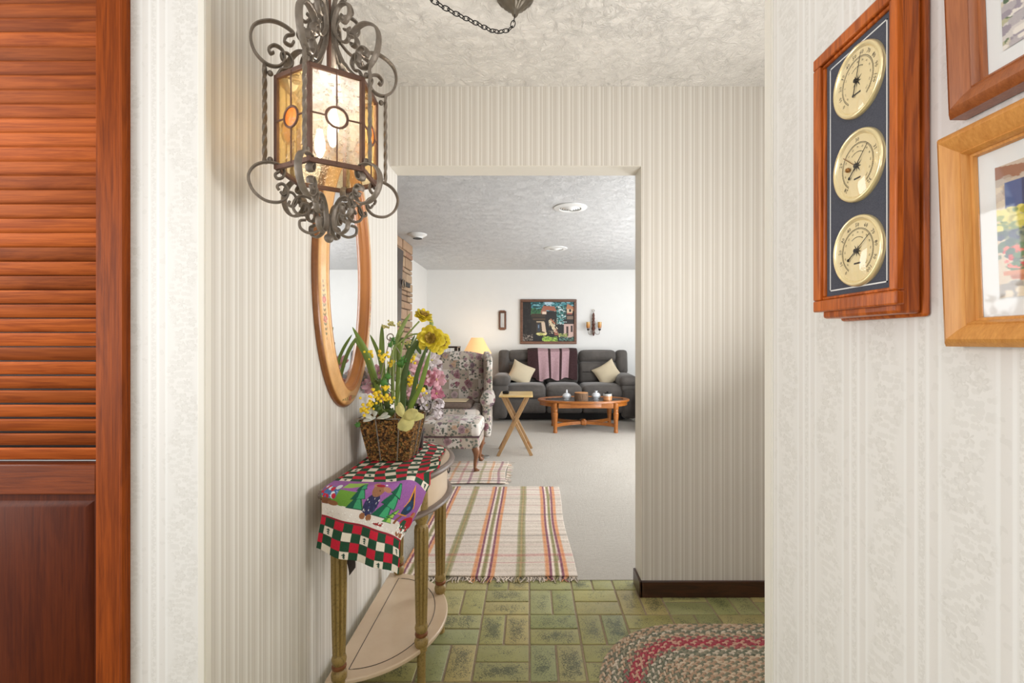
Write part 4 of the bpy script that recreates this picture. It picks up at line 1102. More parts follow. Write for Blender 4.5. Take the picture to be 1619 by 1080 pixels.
def text_mesh(body, size):
    cu = bpy.data.curves.new('t', 'FONT'); cu.body = body; cu.size = size; cu.align_x = 'CENTER'; cu.align_y = 'CENTER'; cu.resolution_u = 1
    o = bpy.data.objects.new('t', cu); col.objects.link(o)
    dg = bpy.context.evaluated_depsgraph_get(); dg.update()
    me = o.evaluated_get(dg).to_mesh(); vs = [v.co.copy() for v in me.vertices]; fs = [tuple(p.vertices) for p in me.polygons]
    bpy.data.objects.remove(o); bpy.data.curves.remove(cu); return vs, fs
def put_text(mb, body, size, yc, zc, r_, ang, x, upright=False):
    vs, fs = text_mesh(body, size)
    c = Vector(dialpt(yc, zc, r_, ang, x)); a = 0 if upright else ang
    out = []
    for v in vs:
        u, t_ = v.x*math.cos(a)+v.y*math.sin(a), -v.x*math.sin(a)+v.y*math.cos(a)
        out.append((c.x, c.y-u, c.z+t_))
    mb.add(out, fs)
YD = .6330
specs = [(1.5580, [('0',-130),('10',-105),('20',-80),('30',-56),('40',-32),('50',-9),('60',14),('70',38),('80',62),('90',86),('100',112)], 196, 'thermometer', 'CELSIUS'),
         (1.4446, [('28',-140),('29',-70),('30',0),('31',70),('32',140)], 225, 'barometer', 'CHANGE'),
         (1.3310, [('0',-140),('10',-112),('20',-84),('30',-56),('40',-28),('50',0),('60',28),('70',56),('80',84),('90',112),('100',140)], 235, 'hygrometer', 'HUMIDITY')]
for di, (zc, nums, hand, nm, word) in enumerate(specs):
    bz = MB().lathe([(.0475,0),(.0475,-.003),(.0462,-.0058),(.0440,-.0066),(.0418,-.0048),(.0400,-.003)], (.4415, YD, zc), 48, axis='x', caps=False)
    D = bz.build('bezel', M['brass'], ws, smooth=60, label=('brass ringed thermometer dial','brass ringed barometer dial with a small brass knob','brass ringed hygrometer dial')[di])
    MB().lathe([(.0400,0),(.0400,-.0030)], (.4415, YD, zc), 40, axis='x').build('dial_card', M['cream_card'], D)
    pr = MB(); x = .4382
    for (tx_, an) in nums: put_text(pr, tx_, .0075, YD, zc, .0345, R(an), x)
    for k in range(9):                                  # the small lines of lettering, too fine to read in the photograph
        a = R(-32+8*k); da = .05
        pr.add([dialpt(YD,zc,.0180,a-da,x), dialpt(YD,zc,.0190,a-da,x), dialpt(YD,zc,.0190,a+da,x), dialpt(YD,zc,.0180,a+da,x)], [(0,1,2,3)])
    pr.add([(x,YD-q*.0065,zc-.0165+h) for q, h in ((-1,-.0011),(1,-.0011),(1,.0011),(-1,.0011))], [(0,1,2,3)])
    for (r_, t_) in ((.0300,.0003),(.0285,.0002)):
        n_ = 60; ar = [R(-145+290*k/n_) for k in range(n_+1)]
        pr.add([dialpt(YD,zc,r_-t_,a,x) for a in ar]+[dialpt(YD,zc,r_+t_,a,x) for a in ar], [(k,k+1,n_+2+k,n_+1+k) for k in range(n_)])
    for k in range(59):
        a = R(-145+5*k); L_ = .0028 if k % 5 == 0 else .0014; da = .004
        pr.add([dialpt(YD,zc,.0285,a-da,x), dialpt(YD,zc,.0285+L_,a-da,x), dialpt(YD,zc,.0285+L_,a+da,x), dialpt(YD,zc,.0285,a+da,x)], [(0,1,2,3)])
    for k in range(13):
        an = -130+22*k; put_text(pr, '%d' % (10*k-20 if di == 0 else 40+5*k), .0034, YD, zc, .0245, R(an), x)
    for k in range(8):
        a = R(45*k+12); pr.add([dialpt(YD,zc,.0105 if k%2 else .008,a,x), dialpt(YD,zc,.0025,a+.5,x), dialpt(YD,zc,.0025,a-.5,x)], [(0,1,2)])
    pr.build('dial_print', M['ink'], D, smooth=0)
    hd = MB(); a = R(hand); b = a+math.pi
    hd.beam(dialpt(YD,zc,.018,a,.4362), dialpt(YD,zc,.031,b,.4362), .0012, .0006, up=(1,0,0), w2=.0005)
    hd.lathe([(.0028,0),(.0028,-.003),(.001,-.0038)], (.4375, YD, zc), 12, axis='x').ball(dialpt(YD,zc,.0185,a,.4362), (.0008,.0022,.0022), 8, 6)
    hd.build('pointer', M['black_iron'], D)
    if di == 1:
        hd = MB().beam(dialpt(YD,zc,0,0,.4355), dialpt(YD,zc,.030,R(-52),.4355), .0010, .0005, up=(1,0,0)); hd.ball(dialpt(YD,zc,.014,R(-95),.4350), .0034, 8, 6)
        hd.build('set_hand', plain('brown_brass', C(150,104,50), .3, .8), D)
    MB().lathe([(.0425,0),(.030,-.0030),(.015,-.0040),(.0005,-.0044)], (.4365, YD, zc), 32, axis='x', caps=False).build('dial_glass', M['glass'], D, smooth=60)

# ------------------------------------------------------------------ two framed prints on the right wall
def framed(name, label, y_far, y_near, z0, z1, tilt, wood_, art_, mat_w, fw=.030, fd=.024):
    th = thing(name, (XR, (y_far+y_near)/2, z0), label, 'picture', 'framed garden prints on the right wall')
    hgt = z1-z0; yc = (y_far+y_near)/2; hw = (y_far-y_near)/2; sl = math.tan(R(tilt))
    T = lambda d, y, z: (XR - d - .002 - (z)*sl, yc + y, z0 + z)
    # profile of moulding: outer to inner (inset, height)
    pf_ = [(0,0),(0,fd*.72),(.004,fd*.92),(.008,fd),(.018,fd*.80),(.023,fd*.62),(.0245,fd*.66),(.027,fd*.5),(.0275,fd*.36),(.030,fd*.34),(.031,.004)]
    sides = [('moulding', (-hw,0),(hw,0)), ('moulding', (hw,0),(hw,hgt)), ('moulding', (hw,hgt),(-hw,hgt)), ('moulding', (-hw,hgt),(-hw,0))]
    cy, cz = 0, hgt/2
    for nm, a, b in sides:
        mb = MB(); vs = []
        for (i_, h_) in pf_:
            for (y, z) in (a, b):
                vs.append(T(h_, y - math.copysign(i_, y), z + (i_ if z < cz else -i_)))
        mb.add(vs, [(2*k, 2*k+1, 2*k+3, 2*k+2) for k in range(len(pf_)-1)])
        mb.build(nm, wood_, th, smooth=30, solid=.0)
    MB().prism([(-hw+.02,.02),(hw-.02,.02),(hw-.02,hgt-.02),(-hw+.02,hgt-.02)], .001, .0035, lambda x, y, z: T(z, x, y)).build('mat_board', M['white'], th)
    i2 = .031+mat_w
    art_mesh(art_, lambda u, v: T(.0045, (hw-i2)*(1-2*u), hgt-i2-(hgt-2*i2)*v), 'print', M['print'], th, smooth=0)
    MB().prism([(-hw+.03,.03),(hw-.03,.03),(hw-.03,hgt-.03),(-hw+.03,hgt-.03)], .0065, .0075, lambda x, y, z: T(z, x, y)).build('glazing', M['glazing'], th, smooth=0)
a1_ = Art(150, 150, (206,186,160))
a1_.rect(0,0,1,.3,(196,178,160)); a1_.poly([(0,.0),(.22,.06),(.55,0),(1,0),(1,.12),(.6,.10),(.2,.15),(0,.12)],(150,104,82))
a1_.speck(0,.1,1,.5,[(214,198,176),(184,170,156),(200,180,150),(170,150,134)],260,.03)
a1_.rect(.05,.14,.22,.34,(74,92,138)); a1_.rect(.13,.14,.137,.34,(46,60,100)); a1_.rect(.04,.125,.23,.14,(190,176,160)); a1_.rect(.5,.12,.72,.42,(70,64,80)); a1_.rect(.47,.12,.5,.42,(90,110,150)); a1_.rect(.72,.12,.75,.42,(90,110,150))
a1_.speck(.0,.34,.75,.52,[(198,186,84),(220,206,110),(150,158,70),(176,164,60),(120,138,70)],420,.022)
a1_.speck(0,.50,.9,.70,[(90,110,84),(70,88,84),(60,70,96),(130,136,110)],380,.022)
a1_.speck(.04,.62,.35,.80,[(196,60,60),(220,110,90),(90,120,80),(70,90,70)],150,.016)
a1_.poly([(.05,.82),(.32,.82),(.28,.94),(.10,.94)],(184,108,70)); a1_.rect(.03,.80,.34,.83,(204,130,88)); a1_.speck(0,.9,1,1,[(196,176,150),(220,204,180),(160,150,140)],160,.03)
a1_.speck(.4,.65,1,.92,[(190,70,80),(220,190,90),(90,120,80),(226,214,200)],300,.02)
a2_ = Art(150, 150, (150,150,120))
a2_.speck(0,0,1,1,[(110,130,80),(150,160,100),(90,110,76),(176,172,140),(200,190,170)],800,.04)
a2_.speck(0,.1,.8,.7,[(206,90,110),(190,70,70),(224,200,80),(214,214,224),(120,110,170),(80,100,60),(70,96,70)],900,.02)
a2_.speck(0,.72,1,1,[(206,198,192),(176,168,170),(150,140,150),(226,218,208)],420,.032,.7)
framed('framed_print', 'honey oak framed print of a cottage wall with blue shutters and potted flowers', .524, .224, 1.2045, 1.4325, 2.2, M['oak'], a1_, .018)
framed('framed_print', 'darker walnut framed garden print hanging above the honey oak framed one', .519, .219, 1.452, 1.70, 2.2, M['walnut'], a2_, .016)

# ================================================================== living room
# rag rugs
def ragart(w_, h_, stripes_, cross):
    a = Art(w_, h_, (222,208,194)); rr = np.random.RandomState(9)
    row = (rr.rand(h_,1,1)-.5)*26; a.a += row
    for c0, wd, c_, al in stripes_:
        m = np.clip(1-np.abs(a.x-c0)/wd, 0, 1)**.35*al; m = np.where(np.abs(a.x-c0) < wd, m, 0)[...,None]
        a.a = a.a*(1-m)+np.array(c_)*m
    for c0, wd, c_, al in cross:
        m = np.clip(1-np.abs(a.y-c0)/wd, 0, 1)*al*(.6+.4*rr.rand(h_, w_)); m = m[...,None]
        a.a = a.a*(1-m)+np.array(c_)*m
    a.a += (rr.rand(h_, w_,1)-.5)*26
    return a
OR, PM, GN, BK = (222,140,84), (120,60,84), (132,128,78), (90,84,78)
RX0, RX1, RY0, RY1 = -.665, .247, 2.415, 3.90
def ux(X): return (X-RX0)/(RX1-RX0)
st_ = []
for cx in (.142, -.235, -.612):
    st_ += [(ux(cx), .058, (236,214,196), .9), (ux(cx-.048), .014, OR, .8), (ux(cx+.048), .014, OR, .8), (ux(cx-.031), .008, PM, .95), (ux(cx+.031), .008, PM, .95), (ux(cx), .014, GN, .9), (ux(cx-.018),.004,(244,226,214),1),(ux(cx+.018),.004,(244,226,214),1)]
for cx in (-.045, -.425): st_ += [(ux(cx), .028, GN, .85), (ux(cx), .007, (196,164,120), .8)]
cr_ = [(.20,.012,BK,.5),(.42,.014,BK,.5),(.50,.006,(150,110,110),.5),(.66,.014,BK,.45),(.30,.01,(190,150,140),.5),(.84,.012,(180,90,90),.5),(.90,.006,(170,70,76),.7),(.06,.010,(180,130,130),.5),(.75,.008,(196,160,150),.5),(.14,.008,(190,120,120),.45)]
def rug(name, label, art_, x0, x1, y0, y1, fringe, parent_loc, rotate=False):
    th = thing(name, parent_loc, label, 'rug')
    def fn(u, v):
        x = x0+(x1-x0)*u; y = y1-(y1-y0)*v
        x += .006*math.sin(v*9)*(u-.3) - (.012*math.sin(math.pi*v) if u > .9 else 0)
        return (x, y, .011+.0018*math.sin(v*160)*1.0+.002*math.sin(u*11+v*5))
    art_mesh(art_, fn, 'woven_field', M['rag'], th, solid=.006, smooth=60)
    fr = MB(); cs = []
    A_ = art_.lin()
    for (side, n_) in fringe:
        for k in range(n_):
            f = (k+.5+rnd.uniform(-.3,.3))/n_
            if side in ('near','far'):
                p0 = Vector((x0+(x1-x0)*f, y0 if side=='near' else y1, .010)); dr_ = Vector((rnd.uniform(-.6,.6), -1 if side=='near' else 1, 0))
                c = A_[-1 if side=='near' else 0, min(art_.w-1,int(f*art_.w))]
            else:
                p0 = Vector((x1, y1-(y1-y0)*f, .010)); dr_ = Vector((1, rnd.uniform(-.6,.6), 0)); c = A_[min(art_.h-1,int(f*art_.h)), -1]
            L_ = rnd.uniform(.022,.052)
            pts = [p0, p0+dr_*L_*.5+Vector((rnd.uniform(-.008,.008),0,-.002)), p0+dr_*L_+Vector((rnd.uniform(-.014,.014),0,-.005))]
            nb = len(fr.v); fr.tube(cr(pts,3), [.0030]*3+[.0024]*3+[.0010], 4); cs += [c*rnd.uniform(.85,1.3)]*(len(fr.v)-nb)
    fr.build('fringe', M['rag'], th, cols=np.array(cs), kind='stuff')
rug('rag_rug', 'woven cream rag rug with green, orange and plum stripes running to the green tiles', ragart(220, 330, st_, cr_), RX0, RX1, RY0, RY1, (('near',120),('far',100)), ((RX0+RX1)/2, 3.15, 0))
st2 = [(k/14+.02, .012, c, .5) for k, c in zip(range(14), [OR,PM,GN,(190,120,120),GN,OR,PM,GN,OR,(190,120,120),PM,GN,OR,PM])]
cr2 = [(.92,.03,BK,.7),(.84,.02,PM,.5),(.74,.02,GN,.7),(.62,.02,OR,.5),(.5,.03,GN,.7),(.4,.02,PM,.5),(.28,.03,GN,.6),(.15,.02,OR,.5),(.05,.03,BK,.5)]
rug('rag_rug', 'second woven rag rug with dense plaid stripes under the floral ottoman', ragart(260, 140, st2, cr2), -1.38, -.20, 4.00, 4.72, (('right',80),), (-.8, 4.36, 0))

# braided oval rug: every braid ring a part
br = thing('braided_rug', (.86, 1.62, 0), 'oval braided rug in rose, tan and grey green on the green tiles', 'rug')
nr = 19; bw = .0205; AX, AY = .225, 0.0   # straight half length of the spine
palr = [(172,148,126),(150,150,132),(196,172,150),(126,128,112),(206,188,168),(176,150,128)]
for k in range(nr):
    r_ = (k+.5)*bw
    per = 4*AX + 2*math.pi*r_; n_ = max(14, int(per/.021))
    mb = MB(); cs = []
    for j in range(n_):
        for sd_ in (0, 1):
            s_ = per*(j+.5*sd_)/n_
            if s_ < 2*AX: c = Vector((-AX+s_, -r_, 0)); tn = Vector((1,0,0))
            elif s_ < 2*AX+math.pi*r_:
                a = (s_-2*AX)/r_; c = Vector((AX+r_*math.sin(a), -r_*math.cos(a), 0)); tn = Vector((math.cos(a), math.sin(a), 0))
            elif s_ < 4*AX+math.pi*r_: c = Vector((AX-(s_-2*AX-math.pi*r_), r_, 0)); tn = Vector((-1,0,0))
            else:
                a = (s_-4*AX-math.pi*r_)/r_; c = Vector((-AX-r_*math.sin(a), r_*math.cos(a), 0)); tn = Vector((-math.cos(a), -math.sin(a), 0))
            nn = Vector((-tn.y, tn.x, 0)); off = nn*(.0042*(1 if sd_ else -1))
            d = (tn*.9 + nn*(.45 if sd_ else -.45)).normalized()
            e = d.cross(Vector((0,0,1)))
            c = c + off + Vector((0,0,.0125)); nb = len(mb.v)
            vs = []
            for (f, w2, h2) in ((-1,.25,.2),(-.5,.9,.85),(0,1,1),(.5,.9,.85),(1,.25,.2)):
                for (p, q) in ((-1,-.6),(-.6,.7),(0,1),(.6,.7),(1,-.6)): vs.append(c + d*f*.0135 + e*p*.0056*w2 + Vector((0,0,1))*q*.0046*h2)
            mb.add(vs, [(a5*5+b5, a5*5+b5+1, a5*5+b5+6, a5*5+b5+5) for a5 in range(4) for b5 in range(4)])
            if k in (12,13): tri = [(176,72,88),(206,164,146),(168,84,92)]
            elif k in (11,14): tri = [(170,98,100),(196,166,144),(132,130,114)]
            elif k in (16,10,9): tri = [(122,126,110),(214,202,186),(150,146,128)]
            elif k in (18,17): tri = [(128,128,112),(202,182,160),(182,156,132)]
            else: tri = [(186,158,134),(134,134,116),(208,190,168)]
            q_ = (2*j+sd_ + k) % 3; cc = tri[q_]
            if rnd.random() < .08: cc = tri[(q_+1)%3]
            cs += [np.array([lin(min(255, x*1.06)) for x in cc])]*(len(mb.v)-nb)
    mb.build('braid', M['braid'], br, local=True, cols=np.array(cs), smooth=70)
bm_ = MB(); out = [(-AX-.385*math.cos(a), .385*math.sin(a)) for a in [math.pi/2-math.pi*i/20 for i in range(21)]]
out = [(AX+.385*math.sin(a), .385*math.cos(a)) for a in [math.pi*i/20 for i in range(21)]] + [(-AX-.385*math.sin(a), -.385*math.cos(a)) for a in [math.pi*i/20 for i in range(21)]]
bm_.prism(list(reversed(out)), .003, .010); bm_.build('backing', plain('rug_backing', C(120,108,92), .95), br, local=True)

# ceiling things
def vent(x, y, label):
    th = thing('ceiling_vent', (x, y, ZC), label, 'vent', 'round ceiling vents in the living room')
    MB().lathe([(.15,-.001),(.148,-.008),(.10,-.016),(.096,-.012),(.096,-.002)][::-1], (x,y,ZC), 36, caps=False).build('flange', M['white'], th)
    for k, r_ in enumerate((.082,.062,.042,.022)):
        MB().lathe([(r_+.006,-.010-.004*k),(r_-.006,-.018-.004*k),(r_-.008,-.016-.004*k),(r_+.004,-.008-.004*k)][::-1], (x,y,ZC), 30, caps=False).build('ring', M['white'], th)
    MB().lathe([(.094,-.004),(.094,-.002)], (x,y,ZC), 30).build('duct', M['black_iron'], th)
vent(.375, 4.28, 'round white ceiling vent nearer the doorway'); vent(.35, 6.15, 'round white ceiling vent farther into the living room')
sdt = thing('smoke_detector', (-1.255, 5.35, ZC), 'white smoke detector on the ceiling beside the stone chimney', 'smoke detector')
MB().lathe([(.105,0),(.105,-.008),(.085,-.022),(.06,-.034),(.055,-.046),(.02,-.048)][::-1], (-1.255,5.35,ZC), 30).build('housing', M['white'], sdt)
MB().lathe([(.05,-.052),(.05,-.047)], (-1.255,5.35,ZC), 24).build('grille', M['black_iron'], sdt)

# antique board and iron ring on the chimney
bd = thing('antique_board', (FX+.03, 5.2, 1.41), 'tall dark antique wooden board with an iron ring hung on the stone chimney', 'wall decoration')
MB().prism([(4.95,2.24),(5.40,2.24),(5.33,1.80),(5.30,1.41),(4.95,1.41)], FX+.034, FX+.075, lambda x,y,z: (z,x,y)).build('board', M['blackwood'], bd, bevel=.004)
MB().tube([(FX+.095, 5.33+.05*math.cos(a), 1.86+.05*math.sin(a)) for a in [k*math.pi/12 for k in range(24)]], .007, 8, closed=True).build('ring', plain('pale_iron_ring', C(150,132,112), .5, .5), bd)
MB().beam((FX+.07,5.30,1.875),(FX+.07,5.68,1.875),.022,.05).build('latch_bar', M['black_iron'], bd, bevel=.003)

# sofa
so = thing('reclining_sofa', (.54, 7.5, 0), 'charcoal suede three seat reclining sofa against the far white wall', 'sofa')
def soft(name, c, size, rad, mat, parent, bulge=(0,0,0), rot=None, **k):
    return MB().rbox(c, size, rad, bulge, rot, 5).build(name, M[mat] if isinstance(mat, str) else mat, parent, smooth=80, **k)
rx = lambda a: Matrix.Rotation(R(a), 3, 'X')
FY = 7.14
for (x0, x1) in ((-.36,.265),(.265,.81),(.81,1.44)):
    c = (x0+x1)/2; w_ = x1-x0-.006
    soft('seat_cushion', (c, FY+.30, .44), (w_, .62, .21), .07, 'sofa', so, (0,.02,.025))
    soft('footrest_panel', (c, FY+.06, .235), (w_-.01, .12, .21), .03, 'sofa', so, (0,.012,0))
    soft('lower_back_cushion', (c, FY+.64, .70), (w_, .20, .36), .07, 'sofa', so, (0,.04,0), rx(-8))
    MB().tube([(c, FY+.535+.012*k, .55+.05*k) for k in range(6)], .004, 6).build('seam', M['black_iron'], so)
    MB().tube([(x0+.06+(w_-.12)*k/8, FY+.492+.025*abs(k-4)**2/16, .72) for k in range(9)], .004, 6).build('seam', M['black_iron'], so)
    soft('headrest', (c, FY+.68, .965), (w_, .20, .20), .08, 'sofa', so, (0,.04,.01), rx(-8))
for (x, s_) in ((-.42,-1),(1.50,1)):
    soft('arm_base', (x+.02*s_, FY+.36, .30), (.22, .80, .50), .05, 'sofa', so, (.02,.02,0))
    soft('arm_pad', (x, FY+.33, .61), (.28, .78, .17), .08, 'sofa', so, (0,.01,.02))
    soft('arm_roll', (x+.02*s_, FY+.32, .50), (.27, .74, .12), .055, 'sofa', so)
    soft('wing', (x+.02, FY+.66, .87), (.19, .20, .40), .06, 'sofa', so, (0,.02,0), rx(-8))
MB().box(-.46, 1.54, FY+.10, FY+.74, .03, .20).build('base', M['black_iron'], so)
# afghan
aw, ah = 150, 160
aa = Art(aw, ah, (58,34,36))
for (x0,x1) in ((.22,.42),(.47,.64),(.69,.83)): aa.rect(x0,0,x1,1,(186,152,158))
aa.a += (np.random.RandomState(2).rand(ah,aw,1)-.5)*30; aa.a += np.sin(np.arange(ah)*1.3)[:,None,None]*5
def afg(u, v):
    x = -.02 + .80*u + .03*(v-.5)*math.sin(u*6)
    if v < .16: y = FY+.86 - (v/.16)*.16; z = 1.087
    elif v < .24: t_ = (v-.16)/.08; y = FY+.70-.155*t_; z = 1.087-.04*t_*t_
    else: t_ = (v-.24)/.76; y = FY+.535-.045*t_; z = 1.047-.44*t_
    fold = .010*math.sin(u*25+v*2)*min(1, max(0,(v-.2))*2)
    if v > .97: z += .02*math.sin(u*18)
    return (x, y-.025+fold-.012*max(0, v-.3), z+.006*math.sin(u*9)+ (.03 if .15<u<.3 and v>.9 else 0)*-(v-.9)*8)
af = art_mesh(aa, afg, 'afghan', M['afghan'], solid=.010, smooth=60); tag(af, 'dark brown and dusty pink striped afghan draped over the sofa back', 'blanket')
ryz = lambda a, b: Matrix.Rotation(R(a), 3, 'Y') @ Matrix.Rotation(R(b), 3, 'X')
for (x, y, z, ry, lb) in ((-.12, FY+.40, .70, 24, 'cream square cushion leaning on the left arm of the sofa'), (1.25, FY+.40, .70, -30, 'cream square cushion leaning on the right arm of the sofa')):
    mb = MB(); mm = ryz(ry, -24)
    n_ = 14; vs = []; 
    for sgn in (1, -1):
        def fn(u, v, sgn=sgn):
            a, b = 2*u-1, 2*v-1; q = max(0, (1-a*a)*(1-b*b))**.5
            pin = 1-.10*(1-a*a)*(b*b) ; pin2 = 1-.10*(1-b*b)*(a*a)
            return Vector((x,y,z)) + mm @ Vector((a*.19*pin2, -sgn*(.075*q+.004), b*.18*pin))
        mb.grid(fn, n_, n_)
    n0 = (n_+1)**2
    mb.f[n_*n_:] = [tuple(reversed(f)) for f in mb.f[n_*n_:]]
    o = mb.build('throw_cushion', M['cushion'], None, smooth=70); tag(o, lb, 'cushion', 'cream throw cushions on the sofa')

# recliner glimpsed past the jamb
rc = thing('recliner', (2.07, 6.5, 0), 'charcoal recliner chair mostly hidden behind the right side of the opening', 'armchair')
soft('arm', (1.665, 6.55, .30), (.22, .80, .50), .09, 'sofa', rc, (.02,.02,.02)); soft('arm', (2.48, 6.55, .30), (.22, .80, .50), .09, 'sofa', rc)
soft('seat', (2.07, 6.45, .34), (.62, .72, .30), .08, 'sofa', rc); soft('backrest', (2.07, 6.88, .72), (.62, .24, .70), .10, 'sofa', rc)

# coffee table
co = thing('coffee_table', (.75, 6.52, 0), 'oval orange oak coffee table with dark glass inset top and bowed stretcher', 'table')
CX_, CY_ = .75, 6.52
def ov(a, b, n=48): return [(CX_+a*math.cos(2*math.pi*k/n), CY_+b*math.sin(2*math.pi*k/n)) for k in range(n)]
def ovring(ao, bo, ai, bi, z0, z1, n=48):
    mb = MB(); o_, i_ = ov(ao,bo,n), ov(ai,bi,n)
    vs = [(x,y,z0) for x,y in o_]+[(x,y,z1) for x,y in o_]+[(x,y,z1) for x,y in i_]+[(x,y,z0) for x,y in i_]
    fs = []
    for q in range(4):
        for k in range(n):
            l = (k+1)%n; fs.append((q*n+k, q*n+l, ((q+1)%4)*n+l, ((q+1)%4)*n+k))
    return mb.add(vs, fs)
ovring(.63,.365,.55,.285,.398,.425).build('top_rim', M['table_oak'], co, bevel=.004)
MB().prism(ov(.552,.287), .405, .419).build('glass_inset', plain('dark_glass_top', C(40,30,28), .06, 0, .1, coat=.8), co)
ovring(.60,.335,.58,.315,.345,.398).build('apron', M['table_oak'], co, bevel=.003)
MB().box(CX_-.36, CX_+.36, CY_-.315, CY_-.295, .335, .398).build('apron_rail', M['table_oak'], co, bevel=.003)
MB().box(CX_-.36, CX_+.36, CY_+.295, CY_+.315, .335, .398).build('apron_rail', M['table_oak'], co, bevel=.003)
lp_ = [(.022,0),(.028,.006),(.030,.03),(.024,.045),(.027,.06),(.026,.10),(.032,.20),(.037,.26),(.028,.275),(.034,.29),(.030,.31),(.036,.32),(.036,.398)]
L1 = None
for sx_ in (-1,1):
    for sy_ in (-1,1):
        if L1 is None: L1 = MB().lathe(lp_, (0,0,0), 20).build('leg', M['table_oak'], co, local=True); o = L1
        else: o = L1.copy(); col.objects.link(o)
        o.location = (sx_*.40, sy_*.26, 0)
for sy_ in (-1,1):
    mb = MB(); pts = [Vector((CX_+.40*t_, CY_+sy_*(.035+.225*abs(t_)**2.0), .10)) for t_ in [k/12-1 for k in range(25)]]
    mb.tube(pts, .030, 4, side=(0,0,1), flat=(1.0,.6)); mb.build('stretcher', M['table_oak'], co, bevel=0, smooth=30)
MB().rbox((CX_, CY_, .105), (.075,.13,.075), .015).ball((CX_, CY_-.05, .14), (.03,.03,.018), 12, 8).build('stretcher_block', M['table_oak'], co, smooth=60)
crystal = plain('cut_crystal', C(214,218,222), .15, 0, .15, 120, 200, .8, coat=.6)
TZ = .4195
def cdish(x, y, label, tall):
    th = thing('crystal_dish', (x,y,TZ), label, 'candy dish', 'lidded crystal dishes on the coffee table')
    MB().lathe([(.034,0),(.040,.004),(.030,.012),(.035,.018),(.052,.030),(.062,.052),(.060,.056)], (x,y,TZ), 16).build('bowl', crystal, th, smooth=25)
    MB().lathe([(.060,.057),(.050,.078),(.028,.092),(.010,.096),(.012,.104),(.015,.108),(.006,.118 if not tall else .140)] if tall else [(.060,.057),(.056,.078),(.030,.096),(.014,.098),(.012,.106),(.022,.112),(.022,.120)], (x,y,TZ), 16).build('lid', crystal, th, smooth=25)
cdish((896-VX)*6.42/F, 6.42, 'lidded crystal dish with a pointed finial, left of the log bowl', True)
cdish((942.5-VX)*6.45/F, 6.45, 'lidded crystal dish with a flat knob, right of the log bowl', False)
lb_ = thing('log_bowl', ((919-VX)*6.35/F, 6.35, TZ), 'bark covered log slice box on the coffee table', 'bowl')
x_ = (919-VX)*6.35/F
t = NT('tree_bark'); o = t.obj(); nn = t.noise(t.map(o,(1,1,.25)), 90.0, 4); t.bump(nn, 1.0, .01); barkm = t.fin(t.mix(nn, C(50,38,30), C(140,110,84)), .9)
MB().lathe([(.090,0),(.093,.05),(.091,.103),(.088,.104)], (x_,6.35,TZ), 36).build('bark', barkm, lb_)
t = NT('cut_log_face'); o = t.obj(); s_ = t.sep(o); rr_ = t.mt('SQRT', t.mt('ADD', t.mt('MULTIPLY', s_[0], s_[0]), t.mt('MULTIPLY', s_[1], s_[1])))
logf = t.fin(t.ramp(t.mt('MULTIPLY_ADD', t.mt('SINE', t.mt('MULTIPLY', rr_, 420.0)), .5, .5), [(0,C(206,150,96)),(1,C(170,112,66))]), .6)
MB().lathe([(.088,.095),(.088,.109),(.07,.110),(.001,.110)], (x_,6.35,TZ), 36).build('log_face', logf, lb_)
jr = thing('candle_jar', ((960.5-VX)*6.38/F, 6.38, TZ), 'small amber candle jar with a dark lid on the right end of the coffee table', 'jar')
x_ = (960.5-VX)*6.38/F
MB().lathe([(.055,0),(.060,.006),(.060,.055),(.056,.06)], (x_,6.38,TZ), 28).build('jar', plain('terracotta_wax', C(198,138,92), .3, coat=.5), jr)
MB().lathe([(.058,.060),(.058,.085),(.05,.09)], (x_,6.38,TZ), 28).build('glass_rim', plain('pale_jar_glass', C(190,190,186), .15, coat=.6), jr)
MB().lathe([(.048,.09),(.048,.104),(.02,.107),(.012,.118),(.004,.12)], (x_,6.38,TZ), 28).build('lid', M['black_iron'], jr)

# folding tray table
tt = thing('tray_table', (-.13, 5.15, 0), 'folding tray table with pale wooden top and crossed legs', 'table')
def tb(mb, a, b): mb.beam(a, b, .020, .034, up=(0,1,0))
MB().rbox((-.135, 5.16, .636), (.355, .44, .020), .008, core=2).build('tray_top', M['tray_wood'], tt)
for (x, y_, x1_) in ((-.335, 4.99, .035), (.035, 5.30, -.30)): pass
for yy, off in ((4.985,0),(5.315,.0)):
    MB().beam((-.325, yy, 0.004), (-.010, yy, .625), .034, .020, up=(0,1,0)).build('leg', M['tray_wood'] if 0 else wood('tray_leg_wood_%d' % int(yy*100), C(120,92,66), C(190,150,100), 2, 2, .4, .2, .3, .03), tt, bevel=.003)
    MB().beam((.030, yy+.022, 0.004), (-.275, yy+.022, .625), .034, .020, up=(0,1,0)).build('leg', bpy.data.materials['tray_leg_wood_%d' % int(yy*100)], tt, bevel=.003)
MB().beam((-.29, 4.985, .07), (-.29, 5.315, .07), .016, .016).beam((-.005, 5.0, .07), (-.005, 5.33, .07), .016, .016).build('crossbar', M['table_oak'], tt)
rm_ = MB().rbox((0,0,0), (.07,.10,.03), .014, (0,0,.006)).build('coaster_stone', M['black_iron'], None, local=True, smooth=70); rm_.location = ((800-VX)*5.15/F, 5.13, .662); tag(rm_, 'small dark rounded object on the folding tray table', 'gadget')

# wing armchair
wc = thing('wing_armchair', (-.79, 5.25, 0), 'wing armchair in faded floral check upholstery behind the floral ottoman', 'armchair')
wc.rotation_euler = (0,0,R(3)); FB = 'fabric'
def ws_(name, c, size, rad, bulge=(0,0,0), rot=None): return MB().rbox(c, size, rad, bulge, rot, 6).build(name, M['fabric'], wc, local=True, smooth=80)
ws_('seat_rail', (0,.0,.29), (.62,.70,.16), .03, (0,.006,0)); 
ws_('seat_cushion', (0,-.03,.43), (.54,.66,.14), .05, (0,.015,.02))
